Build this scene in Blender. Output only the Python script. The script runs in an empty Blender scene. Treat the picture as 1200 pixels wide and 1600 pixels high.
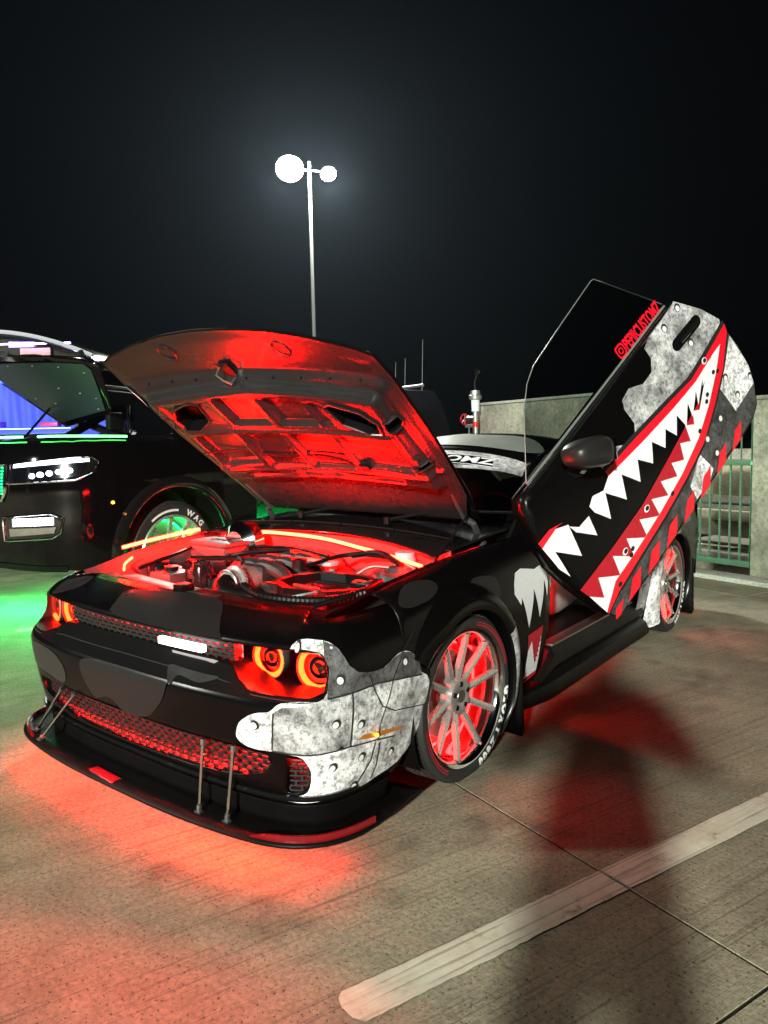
import bpy, bmesh, math, random
from mathutils import Vector, Matrix
from mathutils.geometry import delaunay_2d_cdt
random.seed(7)
SC = bpy.context.scene
COL = SC.collection
R = math.radians

# ------------------------------------------------------------------ camera
CAM_POS = Vector((2.505, -2.55, 1.404)); YAW, PITCH, ROLL, FPX = -0.646, 0.091, -0.021, 1155.2
_f = Vector((math.sin(YAW) * math.cos(PITCH), math.cos(YAW) * math.cos(PITCH), -math.sin(PITCH)))
_r = Vector((math.cos(YAW), -math.sin(YAW), 0)); _u = _r.cross(_f)
_r2 = _r * math.cos(ROLL) + _u * math.sin(ROLL); _u2 = _u * math.cos(ROLL) - _r * math.sin(ROLL)
cd = bpy.data.cameras.new('camera'); cam = bpy.data.objects.new('camera', cd); COL.objects.link(cam)
cd.sensor_fit = 'VERTICAL'; cd.sensor_height = 24; cd.lens = FPX / 1600 * 24; cd.clip_start = .05; cd.clip_end = 2000
m = Matrix.Identity(4)
for i in range(3): m[i][0], m[i][1], m[i][2], m[i][3] = _r2[i], _u2[i], -_f[i], CAM_POS[i]
cam.matrix_world = m; SC.camera = cam

# ------------------------------------------------------------------ night sky
W = bpy.data.worlds.new('World'); SC.world = W; W.use_nodes = True
nt = W.node_tree; nt.nodes.clear()
out = nt.nodes.new('ShaderNodeOutputWorld'); bg = nt.nodes.new('ShaderNodeBackground'); sky = nt.nodes.new('ShaderNodeTexSky')
sky.sky_type = 'NISHITA'; sky.sun_disc = False; sky.sun_elevation = R(-5.0); sky.sun_rotation = R(200); sky.air_density = 1.0; sky.dust_density = .3; sky.ozone_density = 3
bg.inputs['Strength'].default_value = .15
nt.links.new(sky.outputs[0], bg.inputs[0]); nt.links.new(bg.outputs[0], out.inputs[0])
vs = SC.view_settings; vs.view_transform = 'Standard'; vs.look = 'None'; vs.exposure = 0; vs.gamma = 1; vs.use_curve_mapping = False
SC.render.engine = 'CYCLES'; cy = SC.cycles
cy.use_denoising = True; cy.max_bounces = 8; cy.diffuse_bounces = 3; cy.glossy_bounces = 4; cy.transmission_bounces = 6; cy.transparent_max_bounces = 12
cy.caustics_reflective = False; cy.caustics_refractive = False; cy.sample_clamp_indirect = 4; cy.use_light_tree = True; cy.volume_bounces = 0

# ------------------------------------------------------------------ helpers
def tag(o, label, cat, group=None):
    o['label'] = label; o['category'] = cat
    if group: o['group'] = group
    return o
def thing(name, label, cat, loc=(0, 0, 0), group=None):
    o = bpy.data.objects.new(name, None); COL.objects.link(o); o.location = loc; o.empty_display_size = .2
    return tag(o, label, cat, group)
def obj(name, verts, faces, mt, parent=None, smooth=True, ang=32):
    me = bpy.data.meshes.new(name); me.from_pydata([tuple(v) for v in verts], [], faces); me.update()
    if mt: me.materials.append(mt)
    if smooth:
        me.polygons.foreach_set('use_smooth', [True] * len(me.polygons)); me.set_sharp_from_angle(angle=R(ang))
    o = bpy.data.objects.new(name, me); COL.objects.link(o)
    if parent: o.parent = parent
    return o
def bm_obj(name, bm, mt, parent=None, smooth=True, ang=32):
    me = bpy.data.meshes.new(name); bmesh.ops.recalc_face_normals(bm, faces=bm.faces); bm.to_mesh(me); bm.free()
    if mt: me.materials.append(mt)
    if smooth:
        me.polygons.foreach_set('use_smooth', [True] * len(me.polygons)); me.set_sharp_from_angle(angle=R(ang))
    o = bpy.data.objects.new(name, me); COL.objects.link(o)
    if parent: o.parent = parent
    return o
def rbox(name, c, size, mt, parent=None, bev=.01, rot=None, seg=2):
    bm = bmesh.new(); bmesh.ops.create_cube(bm, size=1)
    for v in bm.verts: v.co = Vector((v.co.x * size[0], v.co.y * size[1], v.co.z * size[2]))
    if bev: bmesh.ops.bevel(bm, geom=bm.edges[:], offset=min(bev, min(size) * .45), segments=seg, affect='EDGES', profile=.6)
    M = Matrix.Translation(c) @ (rot.to_4x4() if rot else Matrix.Identity(4))
    bmesh.ops.transform(bm, matrix=M, verts=bm.verts)
    return bm_obj(name, bm, mt, parent)
def tube_data(path, r, n=8, closed=False, V=None, F=None):
    V = [] if V is None else V; F = [] if F is None else F
    P = [Vector(p) for p in path]; k = len(P); base = len(V); up = None
    rr = r if isinstance(r, (list, tuple)) else [r] * k
    for i in range(k):
        t = (P[(i + 1) % k] - P[i - 1]) if closed else (P[min(k - 1, i + 1)] - P[max(0, i - 1)])
        t.normalize()
        if up is None: up = Vector((0, 0, 1)) if abs(t.z) < .9 else Vector((1, 0, 0))
        a = t.cross(up).normalized(); up = a.cross(t).normalized()
        for j in range(n):
            th = 2 * math.pi * j / n; V.append(P[i] + (a * math.cos(th) + up * math.sin(th)) * rr[i])
    for i in range(k if closed else k - 1):
        for j in range(n):
            b, c = base + i * n, base + ((i + 1) % k) * n
            F.append((b + j, b + (j + 1) % n, c + (j + 1) % n, c + j))
    if not closed:
        F.append(tuple(base + j for j in reversed(range(n)))); F.append(tuple(base + (k - 1) * n + j for j in range(n)))
    return V, F
def tube(name, path, r, mt, parent=None, n=8, closed=False):
    V, F = tube_data(path, r, n, closed); return obj(name, V, F, mt, parent)
def spline(P, n=8):
    P = [Vector(p) for p in P]; Q = [P[0] * 2 - P[1]] + P + [P[-1] * 2 - P[-2]]; o = []
    for i in range(1, len(Q) - 2):
        a, b, c, d = Q[i - 1:i + 3]
        for k in range(n):
            t = k / n; o.append(.5 * ((2 * b) + (c - a) * t + (2 * a - 5 * b + 4 * c - d) * t * t + (3 * b - a - 3 * c + d) * t ** 3))
    o.append(P[-1]); return o
def lathe(name, prof, mt, parent=None, n=64, axis='x', origin=(0, 0, 0), ang=32):
    """prof: list of (axial, radius)"""
    V, F = [], []; k = len(prof)
    for j in range(n):
        th = 2 * math.pi * j / n; c, s = math.cos(th), math.sin(th)
        for a, r in prof:
            p = (a, r * c, r * s) if axis == 'x' else ((r * c, a, r * s) if axis == 'y' else (r * c, r * s, a))
            V.append(Vector(p) + Vector(origin))
    for j in range(n):
        for i in range(k - 1):
            a, b = j * k + i, ((j + 1) % n) * k + i
            F.append((a, b, b + 1, a + 1) if axis != 'y' else (a, a + 1, b + 1, b))
    o = obj(name, V, F, mt, parent, ang=ang); return o
def inpoly(p, L):
    x, y = p; c = False; n = len(L); j = n - 1
    for i in range(n):
        xi, yi = L[i]; xj, yj = L[j]
        if (yi > y) != (yj > y) and x < (xj - xi) * (y - yi) / (yj - yi) + xi: c = not c
        j = i
    return c
def resample(L, h):
    o = []
    for a, b in zip(L, L[1:] + L[:1]):
        n = max(1, math.ceil(math.dist(a, b) / h))
        for k in range(n): o.append((a[0] + (b[0] - a[0]) * k / n, a[1] + (b[1] - a[1]) * k / n))
    return o
def smooth_loop(L, n=4):
    o = []; k = len(L)
    for i in range(k):
        a, b, c, d = L[i - 1], L[i], L[(i + 1) % k], L[(i + 2) % k]
        for j in range(n):
            t = j / n; o.append(tuple(.5 * (2*b[q] + (c[q]-a[q])*t + (2*a[q]-5*b[q]+4*c[q]-d[q])*t*t + (3*b[q]-a[q]-3*c[q]+d[q])*t**3) for q in (0, 1)))
    return o
def tri2d(outline, h, holes=()):
    L0 = resample(list(outline), h); HS = [resample(list(q), h) for q in holes]
    P, E = [], []
    for L in [L0] + HS:
        b = len(P); P += L; E += [(b + i, b + (i + 1) % len(L)) for i in range(len(L))]
    xs = [p[0] for p in L0]; ys = [p[1] for p in L0]; nb = len(P); B = P[:nb]
    cell = {}
    for p in B: cell.setdefault((int(p[0] // h), int(p[1] // h)), []).append(p)
    y = min(ys) + h / 2
    while y < max(ys):
        x = min(xs) + h / 2
        while x < max(xs):
            ci, cj = int(x // h), int(y // h)
            near = any(math.dist((x, y), p) < h * .55 for i in (-1, 0, 1) for j in (-1, 0, 1) for p in cell.get((ci + i, cj + j), ()))
            if not near and inpoly((x, y), L0) and not any(inpoly((x, y), q) for q in HS): P.append((x, y))
            x += h
        y += h
    r = delaunay_2d_cdt([Vector(p) for p in P], E, [], 0, 1e-6)
    V = [tuple(v) for v in r[0]]; F = []
    for f in r[2]:
        c = (sum(V[i][0] for i in f) / 3, sum(V[i][1] for i in f) / 3)
        if inpoly(c, L0) and not any(inpoly(c, q) for q in HS):
            a, b, d = (V[i] for i in f[:3])
            F.append(tuple(f) if (b[0]-a[0])*(d[1]-a[1]) - (b[1]-a[1])*(d[0]-a[0]) > 0 else tuple(reversed(f)))
    return V, F
def sheet(name, outline, surf, mt, parent=None, h=.03, holes=(), thick=0, flip=False, smooth=True, ang=40):
    V, F = tri2d(outline, h, holes)
    if flip: F = [tuple(reversed(f)) for f in F]
    o = obj(name, [surf(*v) for v in V], F, mt, parent, smooth, ang)
    if thick:
        md = o.modifiers.new('thickness', 'SOLIDIFY'); md.thickness = thick; md.offset = -1
    return o
def ellipse(c, a, b=None, n=16, rot=0):
    b = b or a; o = []
    for i in range(n):
        t = 2 * math.pi * i / n; x, y = a * math.cos(t), b * math.sin(t)
        o.append((c[0] + x * math.cos(rot) - y * math.sin(rot), c[1] + x * math.sin(rot) + y * math.cos(rot)))
    return o
def strip(L, w):
    a, b = [], []
    for i, p in enumerate(L):
        q, r = L[max(0, i - 1)], L[min(len(L) - 1, i + 1)]
        dx, dy = r[0] - q[0], r[1] - q[1]; l = math.hypot(dx, dy) or 1
        a.append((p[0] - dy / l * w / 2, p[1] + dx / l * w / 2)); b.append((p[0] + dy / l * w / 2, p[1] - dx / l * w / 2))
    return a + b[::-1]
def text_mesh(s, size=1.0, bold=.0, extrude=0):
    cu = bpy.data.curves.new('lettering', 'FONT'); cu.body = s; cu.size = size; cu.offset = bold; cu.extrude = extrude; cu.resolution_u = 3
    o = bpy.data.objects.new('lettering', cu); COL.objects.link(o); dg = bpy.context.evaluated_depsgraph_get()
    me = bpy.data.meshes.new_from_object(o.evaluated_get(dg)); V = [tuple(v.co) for v in me.vertices]; F = [tuple(p.vertices) for p in me.polygons]
    bpy.data.objects.remove(o); bpy.data.meshes.remove(me); return V, F
def text_width(V): return max(v[0] for v in V) - min(v[0] for v in V)

# ------------------------------------------------------------------ materials
def mat(name, col, rough=.5, metal=0, coat=0, spec=.5, bump=None, var=0, vscale=6):
    mt = bpy.data.materials.new(name); mt.use_nodes = True; n = mt.node_tree; b = n.nodes['Principled BSDF']
    b.inputs['Base Color'].default_value = (*col, 1); b.inputs['Roughness'].default_value = rough; b.inputs['Metallic'].default_value = metal
    b.inputs['Coat Weight'].default_value = coat; b.inputs['Coat Roughness'].default_value = .05; b.inputs['Specular IOR Level'].default_value = spec
    tc = n.nodes.new('ShaderNodeTexCoord')
    if var:
        no = n.nodes.new('ShaderNodeTexNoise'); no.inputs['Scale'].default_value = vscale; no.inputs['Detail'].default_value = 6
        n.links.new(tc.outputs['Object'], no.inputs['Vector'])
        mx = n.nodes.new('ShaderNodeMix'); mx.data_type = 'RGBA'
        mx.inputs[6].default_value = (*[c * (1 - var) for c in col], 1); mx.inputs[7].default_value = (*[min(1, c * (1 + var)) for c in col], 1)
        n.links.new(no.outputs[0], mx.inputs[0]); n.links.new(mx.outputs[2], b.inputs['Base Color'])
        mr = n.nodes.new('ShaderNodeMapRange'); mr.inputs[3].default_value = max(.02, rough - .1); mr.inputs[4].default_value = min(1, rough + .1)
        n.links.new(no.outputs[0], mr.inputs[0]); n.links.new(mr.outputs[0], b.inputs['Roughness'])
    if bump:
        no2 = n.nodes.new('ShaderNodeTexNoise'); no2.inputs['Scale'].default_value = bump[0]; no2.inputs['Detail'].default_value = 5
        n.links.new(tc.outputs['Object'], no2.inputs['Vector'])
        bp = n.nodes.new('ShaderNodeBump'); bp.inputs['Strength'].default_value = bump[1]; bp.inputs['Distance'].default_value = bump[2]
        n.links.new(no2.outputs[0], bp.inputs['Height']); n.links.new(bp.outputs[0], b.inputs['Normal'])
    return mt
def emit(name, col, s):
    mt = bpy.data.materials.new(name); mt.use_nodes = True; n = mt.node_tree; n.nodes.clear()
    o = n.nodes.new('ShaderNodeOutputMaterial'); e = n.nodes.new('ShaderNodeEmission'); e.inputs[0].default_value = (*col, 1); e.inputs[1].default_value = s
    n.links.new(e.outputs[0], o.inputs[0]); return mt
def glass(name, tint, gloss=.04, rough=.02):
    mt = bpy.data.materials.new(name); mt.use_nodes = True; n = mt.node_tree; n.nodes.clear()
    o = n.nodes.new('ShaderNodeOutputMaterial'); t = n.nodes.new('ShaderNodeBsdfTransparent'); t.inputs[0].default_value = (*tint, 1)
    g = n.nodes.new('ShaderNodeBsdfGlossy'); g.inputs['Roughness'].default_value = rough; fr = n.nodes.new('ShaderNodeFresnel'); fr.inputs[0].default_value = 1.45
    mx = n.nodes.new('ShaderNodeMixShader'); n.links.new(fr.outputs[0], mx.inputs[0]); n.links.new(t.outputs[0], mx.inputs[1]); n.links.new(g.outputs[0], mx.inputs[2]); n.links.new(mx.outputs[0], o.inputs[0])
    return mt
def ramp(n, stops):
    r = n.nodes.new('ShaderNodeValToRGB'); e = r.color_ramp.elements
    while len(e) < len(stops): e.new(.5)
    for k, (p, c) in zip(e, stops): k.position = p; k.color = (c, c, c, 1) if not isinstance(c, tuple) else (*c, 1)
    return r
def grunge(name, lo, hi, crack=1.0, scale=1.0, tint=(1, 1, 1.02)):
    """printed worn metal plate: blotches, cracks and scratches"""
    mt = bpy.data.materials.new(name); mt.use_nodes = True; n = mt.node_tree; b = n.nodes['Principled BSDF']; b.inputs['Roughness'].default_value = .34
    tc = n.nodes.new('ShaderNodeTexCoord')
    def noise(sc, det=8, rough=.65, stretch=None):
        x = n.nodes.new('ShaderNodeTexNoise'); x.inputs['Scale'].default_value = sc * scale; x.inputs['Detail'].default_value = det; x.inputs['Roughness'].default_value = rough
        if stretch:
            mp = n.nodes.new('ShaderNodeMapping'); mp.inputs['Rotation'].default_value = stretch[1]; mp.inputs['Scale'].default_value = stretch[0]
            n.links.new(tc.outputs['Object'], mp.inputs[0]); n.links.new(mp.outputs[0], x.inputs['Vector'])
        else: n.links.new(tc.outputs['Object'], x.inputs['Vector'])
        return x
    n1 = noise(6); n2 = noise(38, 10, .8); n3 = noise(14, 5, .6, ((1, 26, 1), (R(35), 0, R(20)))); n4 = noise(11, 5, .6, ((22, 1, 1), (0, R(25), R(-50))))
    vo = n.nodes.new('ShaderNodeTexVoronoi'); vo.feature = 'DISTANCE_TO_EDGE'; vo.inputs['Scale'].default_value = 17 * scale
    wa = n.nodes.new('ShaderNodeMixRGB'); wa.blend_type = 'ADD'; wa.inputs[0].default_value = .08
    n.links.new(tc.outputs['Object'], wa.inputs[1]); n.links.new(n2.outputs['Color'], wa.inputs[2]); n.links.new(wa.outputs[0], vo.inputs['Vector'])
    r1 = ramp(n, [(.36, lo), (.6, hi)]); n.links.new(n1.outputs[0], r1.inputs[0])
    r2 = ramp(n, [(.40, .10), (.53, 1.0)]); n.links.new(n2.outputs[0], r2.inputs[0])
    r3 = ramp(n, [(.62, 0.0), (.68, .8)]); n.links.new(n3.outputs[0], r3.inputs[0])
    r4 = ramp(n, [(.30, .35), (.37, 1.0)]); n.links.new(n4.outputs[0], r4.inputs[0])
    rv = ramp(n, [(0.0, 1 - .8 * crack), (.035, 1.0)]); n.links.new(vo.outputs['Distance'], rv.inputs[0])
    # cracks only in patches
    pm = noise(3.1, 2, .5); rp = ramp(n, [(.5, 0.0), (.56, 1.0)]); n.links.new(pm.outputs[0], rp.inputs[0])
    def mul(a, c, f=1.0):
        x = n.nodes.new('ShaderNodeMixRGB'); x.blend_type = 'MULTIPLY'; x.inputs[0].default_value = f; n.links.new(a, x.inputs[1]); n.links.new(c, x.inputs[2]); return x
    c = mul(r1.outputs[0], r2.outputs[0], .85); c = mul(c.outputs[0], r4.outputs[0], .7)
    cv = mul(c.outputs[0], rv.outputs[0]); n.links.new(rp.outputs[0], cv.inputs[0])
    ad = n.nodes.new('ShaderNodeMixRGB'); ad.blend_type = 'ADD'; ad.inputs[0].default_value = .22; n.links.new(cv.outputs[0], ad.inputs[1]); n.links.new(r3.outputs[0], ad.inputs[2])
    ti = n.nodes.new('ShaderNodeMixRGB'); ti.blend_type = 'MULTIPLY'; ti.inputs[0].default_value = 1; ti.inputs[2].default_value = (*tint, 1); n.links.new(ad.outputs[0], ti.inputs[1])
    n.links.new(ti.outputs[0], b.inputs['Base Color'])
    return mt
def along_deck(n, ge, k):
    vr = n.nodes.new('ShaderNodeVectorRotate'); vr.rotation_type = 'Z_AXIS'; vr.inputs['Angle'].default_value = R(20.7); n.links.new(ge.outputs['Position'], vr.inputs['Vector'])
    mp = n.nodes.new('ShaderNodeMapping'); mp.inputs['Scale'].default_value = (1, k, 1); n.links.new(vr.outputs[0], mp.inputs[0]); return mp
def concrete(name, ca, cb, broom=0, bumpd=.003, stain=.5, fine=60):
    mt = bpy.data.materials.new(name); mt.use_nodes = True; n = mt.node_tree; b = n.nodes['Principled BSDF']; b.inputs['Roughness'].default_value = .82
    ge = n.nodes.new('ShaderNodeNewGeometry')
    def noise(sc, det=6, src=None, ro=.6):
        x = n.nodes.new('ShaderNodeTexNoise'); x.inputs['Scale'].default_value = sc; x.inputs['Detail'].default_value = det; x.inputs['Roughness'].default_value = ro
        n.links.new(src or ge.outputs['Position'], x.inputs['Vector']); return x
    a = noise(1.1, 8); f = noise(fine, 4); s = noise(.55, 5, ro=.7); pit = noise(95, 2)
    r0 = ramp(n, [(.3, tuple(ca)), (.7, tuple(cb))]); n.links.new(a.outputs[0], r0.inputs[0])
    r1 = ramp(n, [(.35, .72), (.65, 1.12)]); n.links.new(f.outputs[0], r1.inputs[0])
    r2 = ramp(n, [(.38, 1 - stain), (.55, 1.0)]); n.links.new(s.outputs[0], r2.inputs[0])
    r3 = ramp(n, [(.33, .25), (.39, 1.0)]); n.links.new(pit.outputs[0], r3.inputs[0])
    def mul(p, q):
        x = n.nodes.new('ShaderNodeMixRGB'); x.blend_type = 'MULTIPLY'; x.inputs[0].default_value = 1; n.links.new(p, x.inputs[1]); n.links.new(q, x.inputs[2]); return x.outputs[0]
    c = mul(mul(mul(r0.outputs[0], r1.outputs[0]), r2.outputs[0]), r3.outputs[0]); hgt = f.outputs[0]
    if broom:
        mp = along_deck(n, ge, .012)
        w = noise(70, 4, mp.outputs[0], .75); rw = ramp(n, [(.34, .55), (.47, 1.0)]); n.links.new(w.outputs[0], rw.inputs[0]); c = mul(c, rw.outputs[0])
        w2 = noise(9, 3, mp.outputs[0], .6); rw2 = ramp(n, [(.30, .88), (.5, 1.02)]); n.links.new(w2.outputs[0], rw2.inputs[0]); c = mul(c, rw2.outputs[0])
        ad = n.nodes.new('ShaderNodeMath'); ad.operation = 'ADD'; n.links.new(w.outputs[0], ad.inputs[0]); n.links.new(f.outputs[0], ad.inputs[1]); hgt = ad.outputs[0]
    sp = noise(2.3, 3, ro=.55); rs = ramp(n, [(.56, 1.0), (.70, 1 - 1.3 * stain)]); n.links.new(sp.outputs[0], rs.inputs[0]); c = mul(c, rs.outputs[0])
    sq = noise(17, 2, ro=.5); rq = ramp(n, [(.70, 1.0), (.74, .6)]); n.links.new(sq.outputs[0], rq.inputs[0]); c = mul(c, rq.outputs[0])
    n.links.new(c, b.inputs['Base Color'])
    bp = n.nodes.new('ShaderNodeBump'); bp.inputs['Strength'].default_value = .7; bp.inputs['Distance'].default_value = bumpd; n.links.new(hgt, bp.inputs['Height']); n.links.new(bp.outputs[0], b.inputs['Normal'])
    return mt
M = {}
M['black'] = mat('satin black wrap', (.0020, .0018, .0019), .24, spec=.16, var=.12, vscale=3)
M['camo'] = mat('dark grey wrap', (.015, .0135, .0135), .36, spec=.2, var=.06, vscale=4)
M['camo_roof'] = mat('sage grey wrap', (.17, .185, .17), .42, var=.05)
M['gloss'] = mat('gloss black', (.006, .006, .006), .08, coat=.6)
M['plastic'] = mat('black plastic', (.0028, .0027, .0027), .42, spec=.14, bump=(220, .15, .001), var=.2, vscale=30)
M['rubber'] = mat('tyre rubber', (.014, .014, .014), .62, var=.25, vscale=40)
M['seam'] = mat('panel gap', (.002, .002, .002), .8)
M['grunge'] = grunge('worn metal print', .34, 1.0)
M['grunge_mid'] = grunge('grey metal print', .14, .62, .6, 1.2)
M['grunge_dark'] = grunge('dark metal print', .03, .13, .3, 1.3)
M['grunge_black'] = grunge('blackened metal print', .012, .09, .2, 1.6)
M['white'] = mat('white vinyl', (.74, .75, .77), .3, var=.02)
M['red'] = mat('red vinyl', (.72, .008, .022), .3, var=.04)
M['deepred'] = mat('dark red vinyl', (.42, .006, .018), .3, var=.08)
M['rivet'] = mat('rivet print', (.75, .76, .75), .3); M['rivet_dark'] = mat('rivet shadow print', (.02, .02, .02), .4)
M['chrome'] = mat('polished metal', (.75, .75, .76), .08, 1); M['alu'] = mat('brushed rim metal', (.55, .54, .52), .28, .75, var=.08, vscale=20)
M['steel'] = mat('steel', (.4, .4, .4), .35, 1, var=.1, vscale=18)
M['bay'] = mat('engine bay paint', (.032, .032, .032), .4, var=.3, vscale=12); M['engine'] = mat('engine casting', (.035, .035, .036), .38, .5, var=.3, vscale=25, bump=(60, .2, .002))
M['under'] = mat('hood inner paint', (.013, .0125, .013), .25, spec=.35, coat=.1, var=.12, vscale=4)
M['silver'] = mat('silver fitting', (.55, .56, .6), .3, .3)
M['glass'] = glass('tinted window', (.36, .40, .385)); M['wind'] = glass('dark windscreen', (.06, .06, .06)); M['lens'] = glass('red lens', (1.0, .6, .4))
M['edge'] = mat('glass edge', (.14, .15, .14), .3)
M['seat'] = mat('seat leather', (.25, .22, .22), .5, bump=(90, .2, .002), var=.15); M['carpet'] = mat('cabin carpet', (.03, .03, .03), .9)
RED = (1.0, .03, .012)
M['led'] = emit('red led strip', (1.0, .0016, .0006), 900); M['led_soft'] = emit('red led strip hidden', (1.0, .006, .006), 90); M['led_grille'] = emit('grille led', (1.0, .003, .003), 1100); M['led_arc'] = emit('bumper led', (1.0, .001, .001), 3200); M['led_side'] = emit('side underglow led', (1.0, .005, .004), 14); M['led_cabin'] = emit('cabin led', (1.0, .005, .006), 420); M['lattice'] = mat('grille mesh', (.008, .008, .008), .5); M['backing'] = mat('grille backing', (.38, .36, .36), .6); M['bowl'] = mat('lamp bowl', (.10, .09, .09), .35, .2); M['led_under'] = emit('red underglow led', (1.0, .004, .001), 170); M['led_hot'] = emit('bright underglow led', (1.0, .10, .002), 100)
M['halo'] = emit('halo ring', (1.0, .007, .0012), 170); M['halo_soft'] = emit('halo lens glow', (1.0, .02, .01), 3)
M['whiteled'] = emit('white led bar', (1.0, .95, .93), 7); M['amber'] = emit('amber marker', (1, .33, .02), 14)
M['wheelglow'] = emit('wheel ring led', (1.0, .003, .003), 120)
M['green'] = emit('green led', (.01, 1.0, .16), 9); M['greenstrip'] = emit('green led strip', (.05, 1.0, .12), 26); M['suvlight'] = emit('headlight led', (.82, .9, 1.0), 9)
M['bluelight'] = emit('blue cabin light', (.05, .10, 1.0), 60); M['greenunder'] = emit('green underglow led', (.003, 1.0, .17), 600)
M['lamp'] = emit('lot lamp', (.93, 1.0, .96), 40)
M['ground'] = concrete('broomed concrete', (.222, .196, .130), (.318, .284, .197), broom=1, stain=.35)
M['joint'] = mat('joint filler', (.008, .008, .007), .95); M['wallc'] = concrete('cast concrete', (.30, .27, .22), (.40, .37, .31), stain=.35, fine=24)
M['beige'] = concrete('painted concrete', (.42, .38, .26), (.52, .48, .34), stain=.2, fine=30)
M['kerb'] = concrete('kerb concrete', (.42, .40, .37), (.52, .50, .47), stain=.25)
M['fence'] = mat('green painted steel', (.085, .15, .11), .45, .2, var=.2); M['galv'] = mat('galvanised steel', (.42, .42, .42), .4, .8, var=.15)
M['pole'] = mat('lamp pole paint', (.07, .072, .072), .45, var=.08)
M['suv'] = mat('black car paint', (.002, .0018, .002), .08, coat=.2, spec=.2); M['van'] = mat('dark blue car paint', (.010, .010, .013), .2, coat=.5)
M['leaf'] = mat('leaf', (.035, .05, .02), .6, var=.4, vscale=3); M['bark'] = mat('bark', (.06, .045, .03), .85, bump=(30, .6, .01))
M['cloth'] = mat('dark clothing', (.02, .02, .025), .9); M['skin'] = mat('skin', (.45, .28, .2), .5)
import math
def lerp_table(t, x):
    if x <= t[0][0]: return t[0][1]
    for (a, va), (b, vb) in zip(t, t[1:]):
        if x <= b:
            u = (x - a) / (b - a); return va + (vb - va) * u
    return t[-1][1]
def smooth_table(t, x):
    if x <= t[0][0]: return t[0][1]
    for i in range(len(t) - 1):
        a, va = t[i]; b, vb = t[i + 1]
        if x <= b:
            u = (x - a) / (b - a)
            ma = (vb - t[i - 1][1]) / (b - t[i - 1][0]) if i > 0 else (vb - va) / (b - a)
            mb = (t[i + 2][1] - va) / (t[i + 2][0] - a) if i + 2 < len(t) else (vb - va) / (b - a)
            h = b - a
            return ((2*u**3 - 3*u**2 + 1) * va + (u**3 - 2*u**2 + u) * h * ma + (-2*u**3 + 3*u**2) * vb + (u**3 - u**2) * h * mb)
    return t[-1][1]
def sstep(a, b, x):
    u = min(1.0, max(0.0, (x - a) / (b - a))); return u * u * (3 - 2 * u)
# plan outline of the nose, centre to the side, as a smooth polyline with arc length
_PC = [(-.3, -.95), (0, -.955), (.3, -.952), (.55, -.932), (.76, -.893), (.875, -.825), (.932, -.725), (.955, -.59), (.962, -.42), (.965, -.25), (.965, 0)]
def _catmull(P, n=14):
    out = []
    for i in range(1, len(P) - 2):
        p0, p1, p2, p3 = P[i - 1], P[i], P[i + 1], P[i + 2]
        for k in range(n):
            t = k / n
            out.append(tuple(.5 * ((2 * p1[j]) + (-p0[j] + p2[j]) * t + (2*p0[j] - 5*p1[j] + 4*p2[j] - p3[j]) * t*t + (-p0[j] + 3*p1[j] - 3*p2[j] + p3[j]) * t**3) for j in (0, 1)))
    out.append(P[-2]); return out
_PL = _catmull(_PC)
_S = [0.0]
for _a, _b in zip(_PL, _PL[1:]): _S.append(_S[-1] + math.dist(_a, _b))
SMAX = _S[-1]
def plan(s):
    """point and inward normal on the nose outline at arc length s (left side positive)"""
    sg = 1 if s >= 0 else -1; a = min(abs(s), SMAX - 1e-6)
    lo, hi = 0, len(_S) - 1
    while hi - lo > 1:
        m = (lo + hi) // 2
        if _S[m] <= a: lo = m
        else: hi = m
    u = (a - _S[lo]) / (_S[hi] - _S[lo])
    x = _PL[lo][0] + (_PL[hi][0] - _PL[lo][0]) * u; y = _PL[lo][1] + (_PL[hi][1] - _PL[lo][1]) * u
    def tan(i):
        i0, i1 = max(0, i - 1), min(len(_PL) - 1, i + 1)
        dx, dy = _PL[i1][0] - _PL[i0][0], _PL[i1][1] - _PL[i0][1]
        if i == 0: dy = 0
        l = math.hypot(dx, dy); return dx / l, dy / l
    t0, t1 = tan(lo), tan(hi)
    tx, ty = t0[0] + (t1[0] - t0[0]) * u, t0[1] + (t1[1] - t0[1]) * u
    l = math.hypot(tx, ty); nx, ny = -ty / l, tx / l
    return sg * x, y, sg * nx, ny
IN_C = [(.10, .075), (.20, .06), (.28, .04), (.37, .022), (.50, .002), (.545, 0), (.56, .008), (.58, .03), (.60, .047), (.64, .085), (.66, .090), (.71, .088), (.74, .14), (.77, .215), (.80, .315), (.83, .42)]
IN_S = [(.10, .05), (.20, .045), (.28, .03), (.37, .015), (.50, .0), (.545, 0), (.60, .004), (.66, .012), (.71, .026), (.74, .042), (.77, .075), (.80, .14), (.83, .25)]
def nose(s, z, off=0.0):
    """point of the nose skin: s along the outline, z height, off = outwards"""
    x, y, nx, ny = plan(s)
    w = sstep(.72, 1.12, abs(s))
    i = smooth_table(IN_C, z) * (1 - w) + smooth_table(IN_S, z) * w - off
    return (x + nx * i, y + ny * i, z)
WM = [(-.6, .93), (-.42, .952), (0, .957), (.6, .945), (1.5, .945), (2.3, .955), (2.95, .965), (3.6, .94), (4.0, .88), (4.1, .84)]
ZT = [(-.8, .80), (-.62, .802), (-.3, .862), (0, .895), (.4, .92), (.65, .93), (1.5, .945), (2.4, .97), (3.0, 1.0), (3.6, 1.02), (4.1, 1.0)]
XT = [(-.8, .76), (-.6, .775), (0, .79), (.65, .80), (1.5, .86), (2.3, .86), (3.0, .80), (4.1, .72)]
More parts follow.
